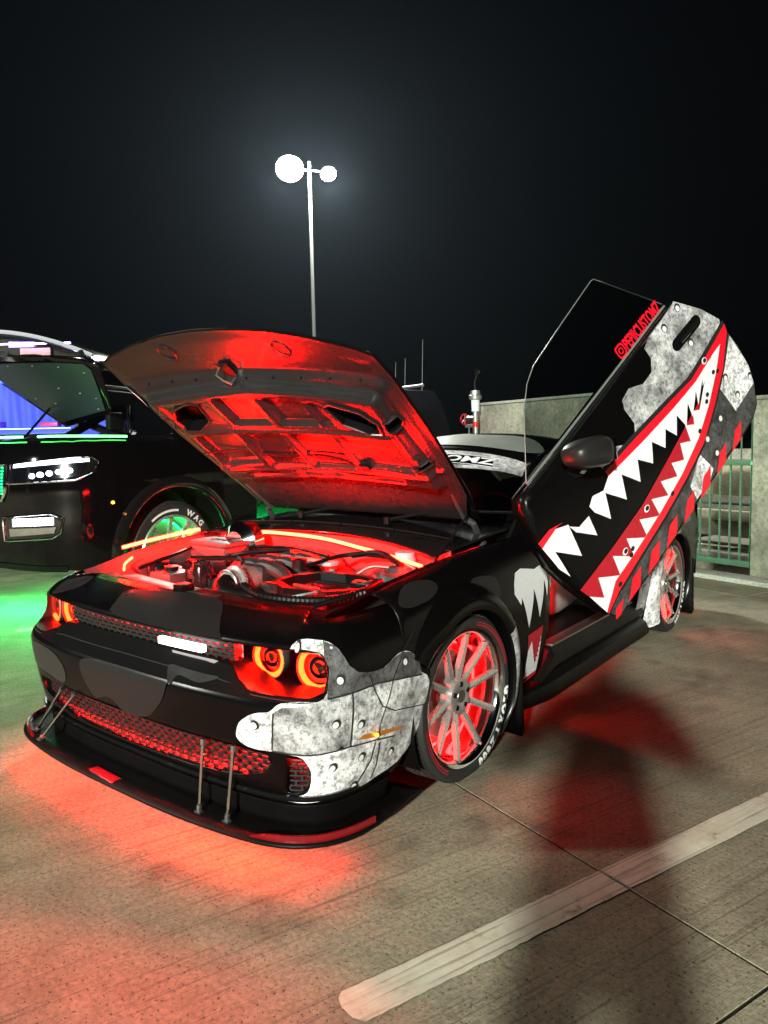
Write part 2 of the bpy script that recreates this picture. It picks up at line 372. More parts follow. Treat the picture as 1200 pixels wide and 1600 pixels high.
def side(y, v, off=0.0):
    """left flank: y along the car, v height up to .78 and then over the shoulder to 1.0"""
    wm = smooth_table(WM, y); zt = smooth_table(ZT, y); xt = smooth_table(XT, y)
    def w(z): return wm - (.05 * ((.60 - z) / .4) ** 2 if z < .60 else .06 * ((z - .60) / .25) ** 2)
    vs = min(.78, zt - .09)
    if v <= .78: z = v * vs / .78 if v > .4 else v * vs / .78; return (w(z) + off, y, z)
    u = (v - .78) / .22; a = (w(vs), vs); c = (xt, zt); b = (w(vs) - .03, zt - .005)
    x = (1-u)**2 * a[0] + 2*u*(1-u) * b[0] + u*u * c[0]; z = (1-u)**2 * a[1] + 2*u*(1-u) * b[1] + u*u * c[1]
    return (x + off * (1 - u), y, z + off * u)
WRAP = [(0.618, 0.437), (0.635, 0.473), (0.678, 0.506), (0.721, 0.523), (0.758, 0.53), (0.78, 0.547), (0.802, 0.561), (0.871, 0.567), (0.927, 0.565), (0.963, 0.588), (0.982, 0.661), (0.965, 0.704), (0.947, 0.717), (0.879, 0.723), (0.807, 0.721), (0.83, 0.74), (0.899, 0.75), (0.98, 0.749), (1.013, 0.735), (1.036, 0.705), (1.056, 0.664), (1.089, 0.637), (1.148, 0.623), (1.216, 0.622), (1.283, 0.645), (1.327, 0.653), (1.379, 0.641), (1.424, 0.597), (1.434, 0.553), (1.471, 0.531), (1.488, 0.496), (1.478, 0.443), (1.453, 0.355), (1.409, 0.281), (1.333, 0.227), (1.214, 0.214), (1.093, 0.202), (0.991, 0.202), (0.876, 0.196), (0.796, 0.199), (0.729, 0.207), (0.743, 0.222), (0.813, 0.219), (0.87, 0.229), (0.894, 0.254), (0.901, 0.31), (0.883, 0.352), (0.852, 0.377), (0.764, 0.387), (0.691, 0.385), (0.638, 0.395), (0.616, 0.415)]
WRAP_DARK = [(0.96, 0.573), (1.058, 0.576), (1.171, 0.579), (1.433, 0.544), (1.424, 0.597), (1.379, 0.641), (1.327, 0.653), (1.283, 0.645), (1.216, 0.622), (1.148, 0.623), (1.089, 0.637), (1.056, 0.664), (1.036, 0.705), (1.013, 0.735), (0.98, 0.749), (0.965, 0.704), (0.982, 0.661)]
WRAP_MID = [(1.053, 0.572), (1.048, 0.385), (0.897, 0.381), (0.764, 0.39), (0.776, 0.529), (0.805, 0.549), (0.89, 0.557), (0.96, 0.57)]
WRAP_RIVETS = [(1.337, 0.618), (1.016, 0.625), (0.988, 0.482), (0.704, 0.478), (1.092, 0.455), (1.274, 0.292), (0.984, 0.324), (1.109, 0.329), (1.089, 0.225), (0.849, 0.73)]
WRAP_LINE0 = [(0.777, 0.529), (0.761, 0.393)]
WRAP_LINE1 = [(1.054, 0.573), (1.05, 0.384)]
WRAP_LINE2 = [(0.761, 0.391), (0.897, 0.381), (1.048, 0.385), (1.168, 0.371), (1.285, 0.349)]
WRAP_LINE3 = [(0.96, 0.571), (1.058, 0.575), (1.17, 0.579), (1.435, 0.543)]
WRAP_LINE4 = [(1.174, 0.362), (1.16, 0.297), (1.106, 0.233)]
WRAP_LINE5 = [(1.2, 0.353), (1.195, 0.264), (1.174, 0.218)]
WRAP_LINE6 = [(1.138, 0.615), (1.158, 0.553), (1.195, 0.491), (1.271, 0.451), (1.463, 0.417)]
MARKER = [(1.08, 0.399), (1.109, 0.41), (1.184, 0.4), (1.336, 0.371), (1.326, 0.363), (1.187, 0.378)]
SEAM_SIDE = [(1.188, 0.364), (1.191, 0.425), (1.26, 0.572), (1.342, 0.664), (1.42, 0.713), (1.48, 0.75)]
DUCT = [(0.817, 0.375), (0.87, 0.362), (0.892, 0.333), (0.9, 0.298), (0.889, 0.254), (0.863, 0.239), (0.801, 0.23)]
NOSE_PATCH_A = [(-0.26, 0.542), (-0.267, 0.478), (-0.226, 0.417), (-0.187, 0.394), (-0.089, 0.417), (0.004, 0.374), (0.132, 0.387), (0.202, 0.426), (0.264, 0.489), (0.293, 0.55), (0.267, 0.556), (0.004, 0.555), (-0.155, 0.56)]
NOSE_PATCH_B = [(-0.174, 0.721), (-0.262, 0.754), (-0.297, 0.782), (-0.108, 0.793), (0.072, 0.8), (0.286, 0.793), (0.444, 0.734), (0.454, 0.72), (0.192, 0.717)]
NOSE_PATCH_C = [(0.307, 0.55), (0.32, 0.58), (0.372, 0.579), (0.443, 0.575), (0.515, 0.6), (0.445, 0.601), (0.35, 0.603), (0.251, 0.602)]
NOSE_PATCH_D = [(1.197, 0.794), (1.197, 0.77), (1.257, 0.75), (1.33, 0.762), (1.377, 0.786)]
D_STRIPE_UP = [(1.043, 0.773), (1.293, 0.756), (1.582, 0.726), (1.797, 0.701), (2.017, 0.718), (2.208, 0.738), (2.114, 0.687), (2.009, 0.687), (1.817, 0.673), (1.587, 0.686), (1.314, 0.712), (1.045, 0.745)]
D_STRIPE_FRONT = [(0.542, 0.813), (0.628, 0.814), (0.705, 0.783), (0.671, 0.792), (0.543, 0.782)]
D_STRIPE_LOW = [(2.208, 0.738), (2.193, 0.698), (2.029, 0.587), (1.84, 0.496), (1.648, 0.415), (1.433, 0.376), (1.186, 0.347), (0.937, 0.328), (0.744, 0.312), (0.615, 0.279), (0.612, 0.292), (0.744, 0.362), (0.947, 0.368), (1.194, 0.386), (1.426, 0.414), (1.634, 0.459), (1.807, 0.525), (1.969, 0.605), (2.12, 0.697)]
D_TEETH_LOW = [(0.583, 0.432), (0.644, 0.358), (0.678, 0.455), (0.784, 0.36), (0.808, 0.463), (0.905, 0.361), (0.926, 0.459), (1.032, 0.359), (1.047, 0.463), (1.164, 0.375), (1.172, 0.476), (1.272, 0.407), (1.277, 0.493), (1.383, 0.43), (1.395, 0.505), (1.475, 0.455), (1.508, 0.533), (1.576, 0.488), (1.598, 0.571), (1.652, 0.53), (1.693, 0.584), (1.736, 0.555), (1.817, 0.602), (1.889, 0.641), (2.009, 0.687), (2.12, 0.697), (1.969, 0.605), (1.807, 0.525), (1.634, 0.459), (1.426, 0.414), (1.194, 0.386), (0.947, 0.368), (0.744, 0.362), (0.612, 0.292)]
D_TEETH_UP_A = [(0.543, 0.782), (0.652, 0.792), (0.719, 0.754), (0.677, 0.599), (0.583, 0.722), (0.567, 0.58), (0.545, 0.652), (0.544, 0.734)]
D_TEETH_UP_B = [(0.718, 0.744), (0.755, 0.703), (0.831, 0.699), (0.806, 0.6), (0.727, 0.699)]
D_TEETH_UP_C = [(0.863, 0.726), (0.91, 0.746), (0.976, 0.719), (1.045, 0.745), (1.314, 0.712), (1.587, 0.686), (1.817, 0.673), (2.009, 0.687), (1.905, 0.642), (1.838, 0.622), (1.863, 0.65), (1.746, 0.578), (1.781, 0.639), (1.67, 0.563), (1.691, 0.636), (1.603, 0.56), (1.587, 0.646), (1.517, 0.575), (1.479, 0.651), (1.414, 0.586), (1.365, 0.67), (1.299, 0.591), (1.235, 0.675), (1.175, 0.586), (1.11, 0.695), (1.052, 0.589), (0.976, 0.704), (0.918, 0.594), (0.867, 0.685)]
D_TONGUE = [(0.566, 0.493), (0.842, 0.491), (1.111, 0.498), (1.476, 0.547), (1.692, 0.578), (1.783, 0.589), (1.736, 0.555), (1.693, 0.584), (1.652, 0.53), (1.598, 0.571), (1.576, 0.488), (1.508, 0.533), (1.475, 0.455), (1.395, 0.505), (1.383, 0.43), (1.277, 0.493), (1.272, 0.407), (1.172, 0.476), (1.164, 0.375), (1.047, 0.463), (1.032, 0.359), (0.926, 0.459), (0.905, 0.361), (0.808, 0.463), (0.784, 0.36), (0.678, 0.455), (0.644, 0.358), (0.583, 0.432)]
D_GRUNGE_UP = [(2.002, 1.038), (2.127, 0.893), (2.197, 0.775), (2.189, 0.757), (2.002, 0.738), (1.79, 0.722), (1.576, 0.747), (1.314, 0.767), (1.345, 0.805), (1.347, 0.89), (1.37, 0.928), (1.442, 0.939), (1.529, 0.895), (1.612, 0.898), (1.661, 0.944), (1.667, 1.004), (1.713, 1.017), (1.817, 1.028)]
D_GRUNGE_FRAG = [(1.06, 0.859), (1.127, 0.843), (1.24, 0.767), (1.29, 0.763), (1.044, 0.784), (1.043, 0.823)]
D_GRUNGE_LOW = [(2.199, 0.687), (2.214, 0.585), (2.216, 0.462), (2.189, 0.358), (2.132, 0.263), (2.063, 0.231), (1.902, 0.226), (1.727, 0.238), (1.561, 0.23), (1.389, 0.233), (1.209, 0.226), (1.045, 0.218), (0.897, 0.22), (0.655, 0.215), (0.623, 0.271), (0.75, 0.302), (0.944, 0.318), (1.193, 0.336), (1.441, 0.366), (1.657, 0.404), (1.85, 0.486), (2.038, 0.576)]
D_PLATE_A = [(2.196, 0.669), (2.213, 0.462), (2.186, 0.363), (1.962, 0.357), (1.936, 0.532), (2.041, 0.574)]
D_PLATE_B = [(1.584, 0.394), (1.622, 0.263), (1.561, 0.235), (1.423, 0.237), (1.424, 0.322)]
D_HANDLE = [(1.848, 0.882), (2.046, 0.877)]
D_HOLES = [(1.939, 0.705), (1.948, 0.622), (1.979, 0.605), (1.83, 0.572), (1.801, 0.551), (1.657, 0.48), (1.295, 0.394), (1.117, 0.467), (0.879, 0.42), (0.919, 0.396), (0.893, 0.38), (0.752, 0.33)]
D_RIVETS = [(1.995, 1.003), (1.843, 0.99), (1.933, 0.829), (2.18, 0.413), (2.028, 0.411), (2.01, 0.54), (1.835, 0.42), (1.683, 0.412), (1.696, 0.308)]
D_MIRROR = [(0.936, 1.028), (1.016, 1.011), (1.125, 0.921), (1.149, 0.864), (1.081, 0.839), (0.942, 0.882), (0.891, 0.929), (0.887, 0.989)]
S_DRIP = [(0.551, 0.788), (0.612, 0.798), (0.755, 0.78), (0.856, 0.791), (0.896, 0.788), (0.871, 0.714), (0.872, 0.702), (0.845, 0.632), (0.833, 0.722), (0.763, 0.541), (0.706, 0.691), (0.648, 0.512), (0.572, 0.672), (0.559, 0.639), (0.502, 0.701), (0.516, 0.742)]
S_DRIPTIP = [(0.856, 0.791), (0.886, 0.811), (0.896, 0.788)]
S_LOWRED = [(0.646, 0.475), (0.81, 0.49), (0.782, 0.31), (0.747, 0.325), (0.695, 0.434), (0.662, 0.389)]
S_LOWWHITE = [(0.671, 0.245), (0.662, 0.389), (0.695, 0.434), (0.765, 0.302), (0.8, 0.464), (0.804, 0.257)]
S_LOWSTRIPE = [(0.67, 0.233), (0.804, 0.257), (0.806, 0.238), (0.686, 0.22)]
S_CAMO = [(0.132, 0.799), (0.184, 0.825), (0.365, 0.795), (0.36, 0.699), (0.321, 0.674), (0.256, 0.707), (0.2, 0.714), (0.142, 0.755)]
S_QUARTER = [(2.452, 0.191), (2.496, 0.364), (2.688, 0.492), (2.977, 0.638), (3.6, 0.664), (3.994, 0.51)]

# ------------------------------------------------------------------ setting
G1 = Vector((.935, -.354, 0)); G2 = Vector((.354, .935, 0)); GROT = Matrix.Rotation(math.atan2(-.354, .935), 3, 'Z')
def G(a, b, z=0.0): return G1 * a + G2 * b + Vector((0, 0, z))
def gbox(name, a0, a1, b0, b1, z0, z1, mt, parent=None, bev=.012):
    return rbox(name, G((a0 + a1) / 2, (b0 + b1) / 2, (z0 + z1) / 2), (a1 - a0, b1 - b0, z1 - z0), mt, parent, bev, GROT)
def gquad(name, L, mt, parent=None):
    return obj(name, [G(*p) for p in L], [tuple(range(len(L)))], mt, parent, False)
def struct(o): o['kind'] = 'structure'; return o
lower = struct(gquad('lower_ground', [(-900, -900, -3.2), (900, -900, -3.2), (900, 900, -3.2), (-900, 900, -3.2)], M['wallc']))
# deck: dark joint bed with the slabs cast on it
deck = struct(obj('ground', [G(a, b, z) for z in (-.004, -.4) for a, b in ((-45, -40), (40, -40), (40, 5.62), (-5.3, 5.62), (-5.3, 32), (-45, 32))],
                  [(0, 1, 2, 3, 4, 5), (0, 6, 7, 1), (1, 7, 8, 2), (2, 8, 9, 3), (3, 9, 10, 4), (4, 10, 11, 5), (5, 11, 6, 0)], M['joint'], None, False))
AJ = [-.497 + 2.755 * k for k in range(-14, 13)]; BJ = [.305 + 4.3 * k for k in range(-7, 7)]
for i, a0 in enumerate(AJ):
    a1 = a0 + 2.755
    for b0 in BJ:
        b1 = b0 + 4.3
        if a1 > -5.2 and b0 > 5: continue
        if a1 > -5.2: b1 = min(b1, 5.6)
        gp = .0055; e = .0008; x0, x1, y0, y1 = a0 + gp, a1 - gp, b0 + gp, b1 - gp
        V = [G(x0, y0, -.03), G(x1, y0, -.03), G(x1, y1, -.03), G(x0, y1, -.03), G(x0, y0, -e), G(x1, y0, -e), G(x1, y1, -e), G(x0, y1, -e),
             G(x0 + e, y0 + e, 0), G(x1 - e, y0 + e, 0), G(x1 - e, y1 - e, 0), G(x0 + e, y1 - e, 0)]
        F = [(8, 9, 10, 11)] + [(k, (k + 1) % 4, 4 + (k + 1) % 4, 4 + k) for k in range(4)] + [(4 + k, 4 + (k + 1) % 4, 8 + (k + 1) % 4, 8 + k) for k in range(4)]
        obj('concrete_slab', V, F, M['ground'], deck, False)
# worn white bay line, cut at the joints
def paint_mat():
    mt = bpy.data.materials.new('worn line paint'); mt.use_nodes = True; n = mt.node_tree; b = n.nodes['Principled BSDF']; b.inputs['Roughness'].default_value = .75
    ge = n.nodes.new('ShaderNodeNewGeometry'); mp = along_deck(n, ge, .02); w = n.nodes.new('ShaderNodeTexNoise'); w.inputs['Scale'].default_value = 80; w.inputs['Detail'].default_value = 4; n.links.new(mp.outputs[0], w.inputs['Vector'])
    d = n.nodes.new('ShaderNodeTexNoise'); d.inputs['Scale'].default_value = 5; d.inputs['Detail'].default_value = 9; d.inputs['Roughness'].default_value = .75; n.links.new(ge.outputs['Position'], d.inputs['Vector'])
    rw = ramp(n, [(.37, .45), (.46, 1.0)]); n.links.new(w.outputs[0], rw.inputs[0]); rd = ramp(n, [(.36, (.26, .225, .15)), (.43, (.50, .46, .36)), (.62, (.60, .57, .46))]); n.links.new(d.outputs[0], rd.inputs[0])
    mx = n.nodes.new('ShaderNodeMixRGB'); mx.blend_type = 'MULTIPLY'; mx.inputs[0].default_value = .75; n.links.new(rd.outputs[0], mx.inputs[1]); n.links.new(rw.outputs[0], mx.inputs[2]); n.links.new(mx.outputs[0], b.inputs['Base Color'])
    bp = n.nodes.new('ShaderNodeBump'); bp.inputs['Distance'].default_value = .002; n.links.new(w.outputs[0], bp.inputs['Height']); n.links.new(bp.outputs[0], b.inputs['Normal'])
    return mt
M['paint'] = paint_mat()
def line_piece(a0, a1, b0, b1, round_start):
    L = []
    n = 40
    for k in range(n + 1): L.append((a1 + random.uniform(-.0025, .0025), b0 + (b1 - b0) * k / n))
    for k in range(n + 1): L.append((a0 + random.uniform(-.0025, .0025), b1 + (b0 - b1) * k / n))
    if round_start: L += [(a0 + .015, b0 - .018), (a0 + .045, b0 - .026), (a1 - .03, b0 - .02)]
    V, F = tri2d(L, .06); o = obj('parking_line', [G(x, y, .003) for x, y in V], F, M['paint'], None, False); return struct(o)
line_piece(1.665, 1.785, -.66, .299, True); line_piece(1.665, 1.785, .311, 4.6, False)
line_piece(-3.2, -3.08, -.9, .299, True); line_piece(-3.2, -3.08, .311, 4.6, False)
struct(gbox('kerb', -5.1, 6, 5.12, 5.38, -.005, .045, M['kerb']))
# concrete wall behind the muscle car
wl = tag(bpy.data.objects.new('concrete_wall', None), 'long cast concrete parapet wall behind the dark roof of the muscle car', 'wall'); COL.objects.link(wl)
[gbox('wall_panel', a_, a_ + .955, 5.40, 5.6, -.4, 1.93, M['wallc'], wl, .012) for a_ in (-5.1, -4.135, -3.17)]; gbox('coping', -5.13, -2.17, 5.37, 5.63, 1.93, 1.965, M['kerb'], wl, .008)
pl = tag(bpy.data.objects.new('concrete_pillar', None), 'square concrete pillar at the right end of the green fence', 'pillar'); COL.objects.link(pl)
gbox('shaft', -.95, -.3, 5.42, 5.85, -.4, 1.76, M['wallc'], pl); gbox('cap', -.97, -.28, 5.40, 5.87, 1.76, 1.80, M['wallc'], pl)
gbox('wall_return', -.3, 13, 5.46, 5.62, -.4, 1.6, M['wallc'], pl)  # lengthened out of view to keep the lower lamp off the deck
fe = thing('steel_fence', 'green steel baluster fence beside the concrete pillar', 'fence', G(-1.6, 5.5))
fe_i = Matrix.Translation(-fe.location)
def under(o, p):  # keep world coordinates for a part of a thing that does not stand at the origin
    o.parent = p; o.matrix_parent_inverse = Matrix.Translation(-Vector(p.location)); return o
for z0, z1 in ((1.12, 1.18), (.10, .16)): under(gbox('rail', -2.3, -.95, 5.47, 5.53, z0, z1, M['fence'], None, .006), fe)
for k in range(12): under(gbox('baluster', -2.24 + k * .112, -2.224 + k * .112, 5.492, 5.508, .16, 1.12, M['fence'], None, 0), fe)
for k in range(12): under(gbox('picket', -2.24 + k * .112, -2.228 + k * .112, 5.494, 5.506, 1.18, 1.72, M['fence'], None, 0), fe)
under(gbox('post', -2.34, -2.30, 5.48, 5.52, -.02, 1.75, M['fence'], None, .004), fe)
under(gbox('hinge', -.99, -.94, 5.455, 5.475, 1.13, 1.17, M['galv'], None, .003), fe)
ramp_t = thing('parking_ramp', 'beige concrete ramp and ledges seen through the green fence', 'ramp', G(-1, 9, -3.2))
for nm, z0, z1, b0, mk in (('parapet', .52, .98, 9.0, 'beige'), ('ledge', .15, .30, 8.8, 'beige'), ('dark_wall', -.16, .148, 9.3, 'wallc'), ('lower_wall', -3.2, -.30, 8.9, 'beige'), ('back_wall', -3.2, 1.2, 10.6, 'wallc')):
    under(gbox(nm, -9 if nm == 'back_wall' else -4.6, 6, b0, b0 + .3, z0, z1, M[mk], None, .01), ramp_t)
under(gbox('ramp_slab', -4.6, 6, 8.6, 10.5, -.42, -.31, M['wallc'], None), ramp_t)
under(gbox('guard_rail', -4.6, 6, 8.7, 8.74, .40, .44, M['fence'], None, .01), ramp_t)
# railing left of the stand pipe, on a low wall
rl = thing('stair_railing', 'pale galvanised railing left of the standpipe', 'railing', G(-5.8, 6.4))
under(gbox('plinth', -6.6, -5.15, 6.3, 6.5, -.4, .75, M['wallc'], None), rl); under(gbox('top_rail', -6.6, -5.15, 6.36, 6.44, 1.66, 1.71, M['galv'], None, .01), rl)
for k in range(12): under(gbox('baluster', -6.55 + k * .122, -6.53 + k * .122, 6.39, 6.41, .75, 1.66, M['galv'], None, 0), rl)
# stand pipe with hose valve
sp0 = G(-4.93, 5.22); sp = thing('standpipe', 'steel fire standpipe with red hose valve in front of the concrete wall', 'standpipe', sp0)
def zl(name, prof, mt): return under(lathe(name, prof, mt, None, 20, 'z', sp0), sp)
zl('pipe', [(0, .0), (0, .05), (.04, .05), (.05, .036), (1.98, .036), (1.98, 0)], M['galv']); zl('red_band', [(1.62, .037), (1.62, .041), (1.70, .041), (1.70, .037)], M['red'])
zl('collar', [(1.84, .036), (1.84, .055), (2.0, .06), (2.0, .04)], M['white']); zl('cap', [(2.0, .04), (2.01, .085), (2.06, .09), (2.07, .07), (2.13, .065), (2.14, 0)], M['galv'])
under(tube('camera_stalk', [sp0 + Vector(p) for p in ((0, 0, 2.14), (-.01, 0, 2.25), (.02, 0, 2.33), (.03, 0, 2.38))], .014, M['plastic'], None), sp)
under(lathe('camera_dome', [(2.36, 0), (2.37, .03), (2.40, .045), (2.44, .03), (2.45, 0)], M['gloss'], None, 14, 'z', sp0 + Vector((.03, 0, 0))), sp)
va = sp0 - G1 * .02
under(tube('valve_body', [sp0, sp0 - G1 * .16, sp0 - G1 * .20], [.035, .045, .03], M['steel'], None, 12), sp).location.z = 1.74
vw = [sp0 - G1 * .24 + G2 * .075 * math.cos(t) + Vector((0, 0, 1.74 + .075 * math.sin(t))) for t in [i * math.pi / 8 for i in range(16)]]
under(tube('hand_wheel', vw, .011, M['deepred'], None, 6, True), sp)
for k in range(3): under(tube('hand_wheel_spoke', [vw[k * 2], vw[k * 2 + 8]], .007, M['deepred'], None, 6), sp)
# lot lamps
def lamp_post(name, label, base, heads, watts, arm_z):
    t = thing(name, label, 'lamp post', base, 'car park lamp posts'); bz = Vector(base)
    under(lathe('footing', [(0, 0), (0, .3), (.75, .28), (.78, .24), (.78, 0)], M['wallc'], None, 24, 'z', bz), t)
    under(lathe('pole', [(.78, .0), (.78, .15), (.80, .15), (.82, .06), (arm_z + .25, .043), (arm_z + .26, 0)], M['pole'], None, 20, 'z', bz), t)
    for (hp, rad, tilt) in heads:
        h = Vector(hp); a = bz + Vector((0, 0, arm_z)); under(tube('arm', [a, h + Vector((0, 0, .06))], .028, M['pole'], None, 8), t)
        d = Vector(tilt).normalized(); q = d.to_track_quat('Z', 'Y').to_matrix()
        hd = lathe('lamp_head', [(-.16, 0), (-.16, rad * .5), (-.10, rad * .85), (.0, rad), (.006, rad * .99)], M['pole'], None, 28, 'z'); hd.matrix_world = Matrix.Translation(h) @ q.to_4x4()
        hd.parent = t; hd.matrix_parent_inverse = Matrix.Translation(-bz)
        dd = lathe('lamp_lens', [(.005, rad * .98), (.03, rad * .9), (.055, rad * .5), (.06, 0)], M['lamp'], None, 28, 'z'); dd.parent = hd
        li = bpy.data.lights.new('lot_light', 'POINT'); li.energy = watts; li.color = (.97, 1.0, .88); li.shadow_soft_size = rad
        lo = bpy.data.objects.new('lot_light', li); COL.objects.link(lo); lo.location = h + d * .45; lo.parent = t; lo.matrix_parent_inverse = Matrix.Translation(-bz)
    return t
far = CAM_POS + Vector((-.696, .772, 0)) * 22; far.z = 0
lamp_post('lamp_post', 'tall lamp post with two blazing heads in the night sky above the red hood', far,
          [(CAM_POS + Vector((-.719, .758, .374)) * 22, .42, (.45, -.5, -.75)), (CAM_POS + Vector((-.677, .789, .366)) * 22, .24, (.5, -.4, -.8))], 8500, 9.55)
near = CAM_POS + Vector((.35, -.94, 0)) * 24; near.z = 0
lamp_post('lamp_post', 'tall lamp post behind the photographer, out of the picture', near,
          [(near + Vector((-.32, -.12, 9.0)), .35, (-.35, .94, -.45)), (near + Vector((0, .1, 9.05)), .35, (-.33, .94, -.45)), (near + Vector((.32, .12, 9.0)), .35, (-.3, .95, -.45))], 22500, 9.0)
fill_post = Vector((-13, -13, 0))  # unseen lamp post added to fill the shadows
lamp_post('lamp_post', 'fill lamp post added to the left behind the photographer, out of the picture', fill_post, [(fill_post + Vector((.4, .4, 9.0)), .5, (.6, .6, -.5))], 6000, 9.0)
ramp_fill_post = G(8.5, 7.0, -3.2)  # unseen lamp added below to brighten the ramp
lamp_post('lamp_post', 'lamp post added on the lower level beyond the pillar to light the ramp, out of the picture', ramp_fill_post, [(ramp_fill_post + Vector((-.5, .2, 4.2)), .3, (-.5, .3, -.8))], 2600, 4.2)

# ------------------------------------------------------------------ muscle car
car = thing('muscle_car', 'black muscle car with open red-lit hood, raised shark-mouth door and grey riveted wrap', 'car')
ZC = .345; RT = .345
def mirror(f): return lambda *a: (-f(*a)[0], f(*a)[1], f(*a)[2])
def arch(yc, r, a0, a1, n=26): return [(yc + r * math.cos(R(a0 + (a1 - a0) * k / n)), ZC + r * math.sin(R(a0 + (a1 - a0) * k / n))) for k in range(n + 1)]
# nose skin
def sym(L): return L + [(-a, b) for a, b in reversed(L)]
end = [(1.30, .185), (1.37, .225), (1.43, .285), (1.468, .355), (1.49, .443), (1.495, .50), (1.485, .56), (1.455, .60), (1.435, .70), (1.43, .80)]
half = [(0, .80), ] ; outl = [(s, z) for s, z in end]
nose_outline = [(-1.2, .80), (-1.43, .80)] + [(-s, z) for s, z in reversed(end)][1:] + [(-1.2, .185), (-.6, .185), (0, .185), (.6, .185), (1.2, .185)] + end + [(1.2, .80), (.6, .80), (0, .80), (-.6, .80)]
upper_open = sym([(0, .607), (.5, .605), (.60, .596), (.68, .578), (.90, .574), (.95, .590), (.975, .64), (.972, .69), (.945, .716), (.80, .720), (.45, .718), (0, .715)][::1])
upper_open = [(0, .646), (.45, .645), (.54, .640), (.60, .605), (.67, .583), (.90, .576), (.95, .590), (.975, .64), (.972, .69), (.945, .714), (.80, .718), (.45, .716), (0, .714)]
upper_open = upper_open + [(-a, b) for a, b in reversed(upper_open[1:-1])]
lower_open = [(0, .238), (.35, .245), (.60, .265), (.72, .30), (.745, .335), (.735, .372), (.60, .378), (.3, .376), (0, .374)]
lower_open = lower_open + [(-a, b) for a, b in reversed(lower_open[1:-1])]
duct = [(.812, .37)] + DUCT[1:-1] + [(.80, .232)]; duct_m = [(-a, b) for a, b in duct]
bumper = sheet('front_bumper', nose_outline, nose, M['black'], car, .018, [upper_open, lower_open, duct, duct_m], .006)
def rim_wall(name, loop, depth, mt, h=.03):
    L = resample(loop, h); V, F = [], []; n = len(L)
    for d in (.0, .25, 1):
        for p in L:
            o = nose(*p); _, _, nx, ny = plan(p[0]); V.append((o[0] + nx * depth * d * .6, o[1] + depth * d, o[2]))
    for r_ in (0, 1):
        for i in range(n): F.append((r_ * n + i, r_ * n + (i + 1) % n, (r_ + 1) * n + (i + 1) % n, (r_ + 1) * n + i))
    return obj(name, V, F, mt, bumper)
rim_wall('grille_surround', upper_open, .15, M['plastic']); rim_wall('lower_grille_surround', lower_open, .04, M['plastic']); rim_wall('duct_wall', duct, .12, M['plastic']); rim_wall('duct_wall', duct_m, .12, M['plastic'])
def inner(dep):  # a surface set back behind the nose openings
    def f(s, z):
        x, y, nx, ny = plan(s); return (x + nx * dep * .7, y + dep, z)
    return f
sheet('grille_backing', [(-.52, .62), (.52, .62), (.52, .74), (-.52, .74)], inner(.16), M['backing'], bumper, .08)
sheet('lower_grille_backing', [(-.95, .20), (.95, .20), (.95, .46), (-.95, .46)], inner(.15), M['backing'], bumper, .08)
def lattice(name, s0, s1, z0, z1, rows, pitch, dep, bar, mt, mask):
    """brick pattern of bars following the curve of the nose"""
    V, F = [], []; f = inner(dep); dz = (z1 - z0) / rows
    def box(sa, sb, za, zb):
        c = ((sa + sb) / 2, (za + zb) / 2)
        if not inpoly(c, mask): return
        b = len(V); g = inner(dep + .018)
        for fn in (f, g):
            V.extend([fn(sa, za), fn(sb, za), fn(sb, zb), fn(sa, zb)])
        F.extend([(b, b+1, b+2, b+3), (b+4, b+7, b+6, b+5), (b, b+4, b+5, b+1), (b+1, b+5, b+6, b+2), (b+2, b+6, b+7, b+3), (b+3, b+7, b+4, b)])
    for r_ in range(rows + 1):
        z = z0 + r_ * dz; s = s0
        while s < s1: box(s, min(s1, s + pitch / 2), z - bar / 2, z + bar / 2); s += pitch / 2
        if r_ < rows:
            s = s0 + (pitch / 2 if r_ % 2 else 0)
            while s < s1: box(s - bar * .7, s + bar * .7, z + bar / 2, z + dz - bar / 2); s += pitch
    o = obj(name, V, F, mt, bumper, False); o['kind'] = 'stuff'; return o
lattice('upper_grille', -.53, .53, .640, .718, 5, .044, .105, .0095, M['lattice'], upper_open)
lattice('lower_grille', -.76, .76, .235, .38, 9, .046, .060, .0055, M['lattice'], lower_open)
lattice('duct_grille', .78, .93, .225, .38, 9, .046, .05, .0055, M['lattice'], duct); lattice('duct_grille', -.93, -.78, .225, .38, 9, .046, .05, .0055, M['lattice'], duct_m)
def nose_strip(name, s0, s1, z, dep, r, mt, n=40, dz=None):
    f = inner(dep); P = [Vector(f(s0 + (s1 - s0) * k / n, z + (dz(s0 + (s1 - s0) * k / n) if dz else 0))) for k in range(n + 1)]
    return tube(name, P, r, mt, bumper, 6)
nose_strip('grille_led', -.5, .5, .706, .135, .003, M['led_grille']); nose_strip('lower_grille_led', -.70, .70, .425, .080, .005, M['led_arc'])
nose_strip('lower_grille_led', -.60, .60, .262, .10, .003, M['led_grille'], 40, lambda s: .07 * s * s)
for sg in (1, -1): nose_strip('duct_led', sg * .80, sg * .88, .362, .085, .004, M['led_grille'], 6)
lb = [Vector(inner(.055)(s / 100, .682 + .00003 * s)) for s in range(18, 44, 2)]
V, F = [], []
for p in lb: V += [p + Vector((0, 0, -.0125)), p + Vector((0, 0, .0125)), p + Vector((0, .02, .0125)), p + Vector((0, .02, -.0125))]
for i in range(len(lb) - 1):
    for k in range(4): F.append((i*4 + k, i*4 + (k+1) % 4, i*4 + 4 + (k+1) % 4, i*4 + 4 + k))
F += [(3, 2, 1, 0), tuple(len(V) - 4 + k for k in range(4))]
obj('light_bar', V, F, M['whiteled'], car, False)
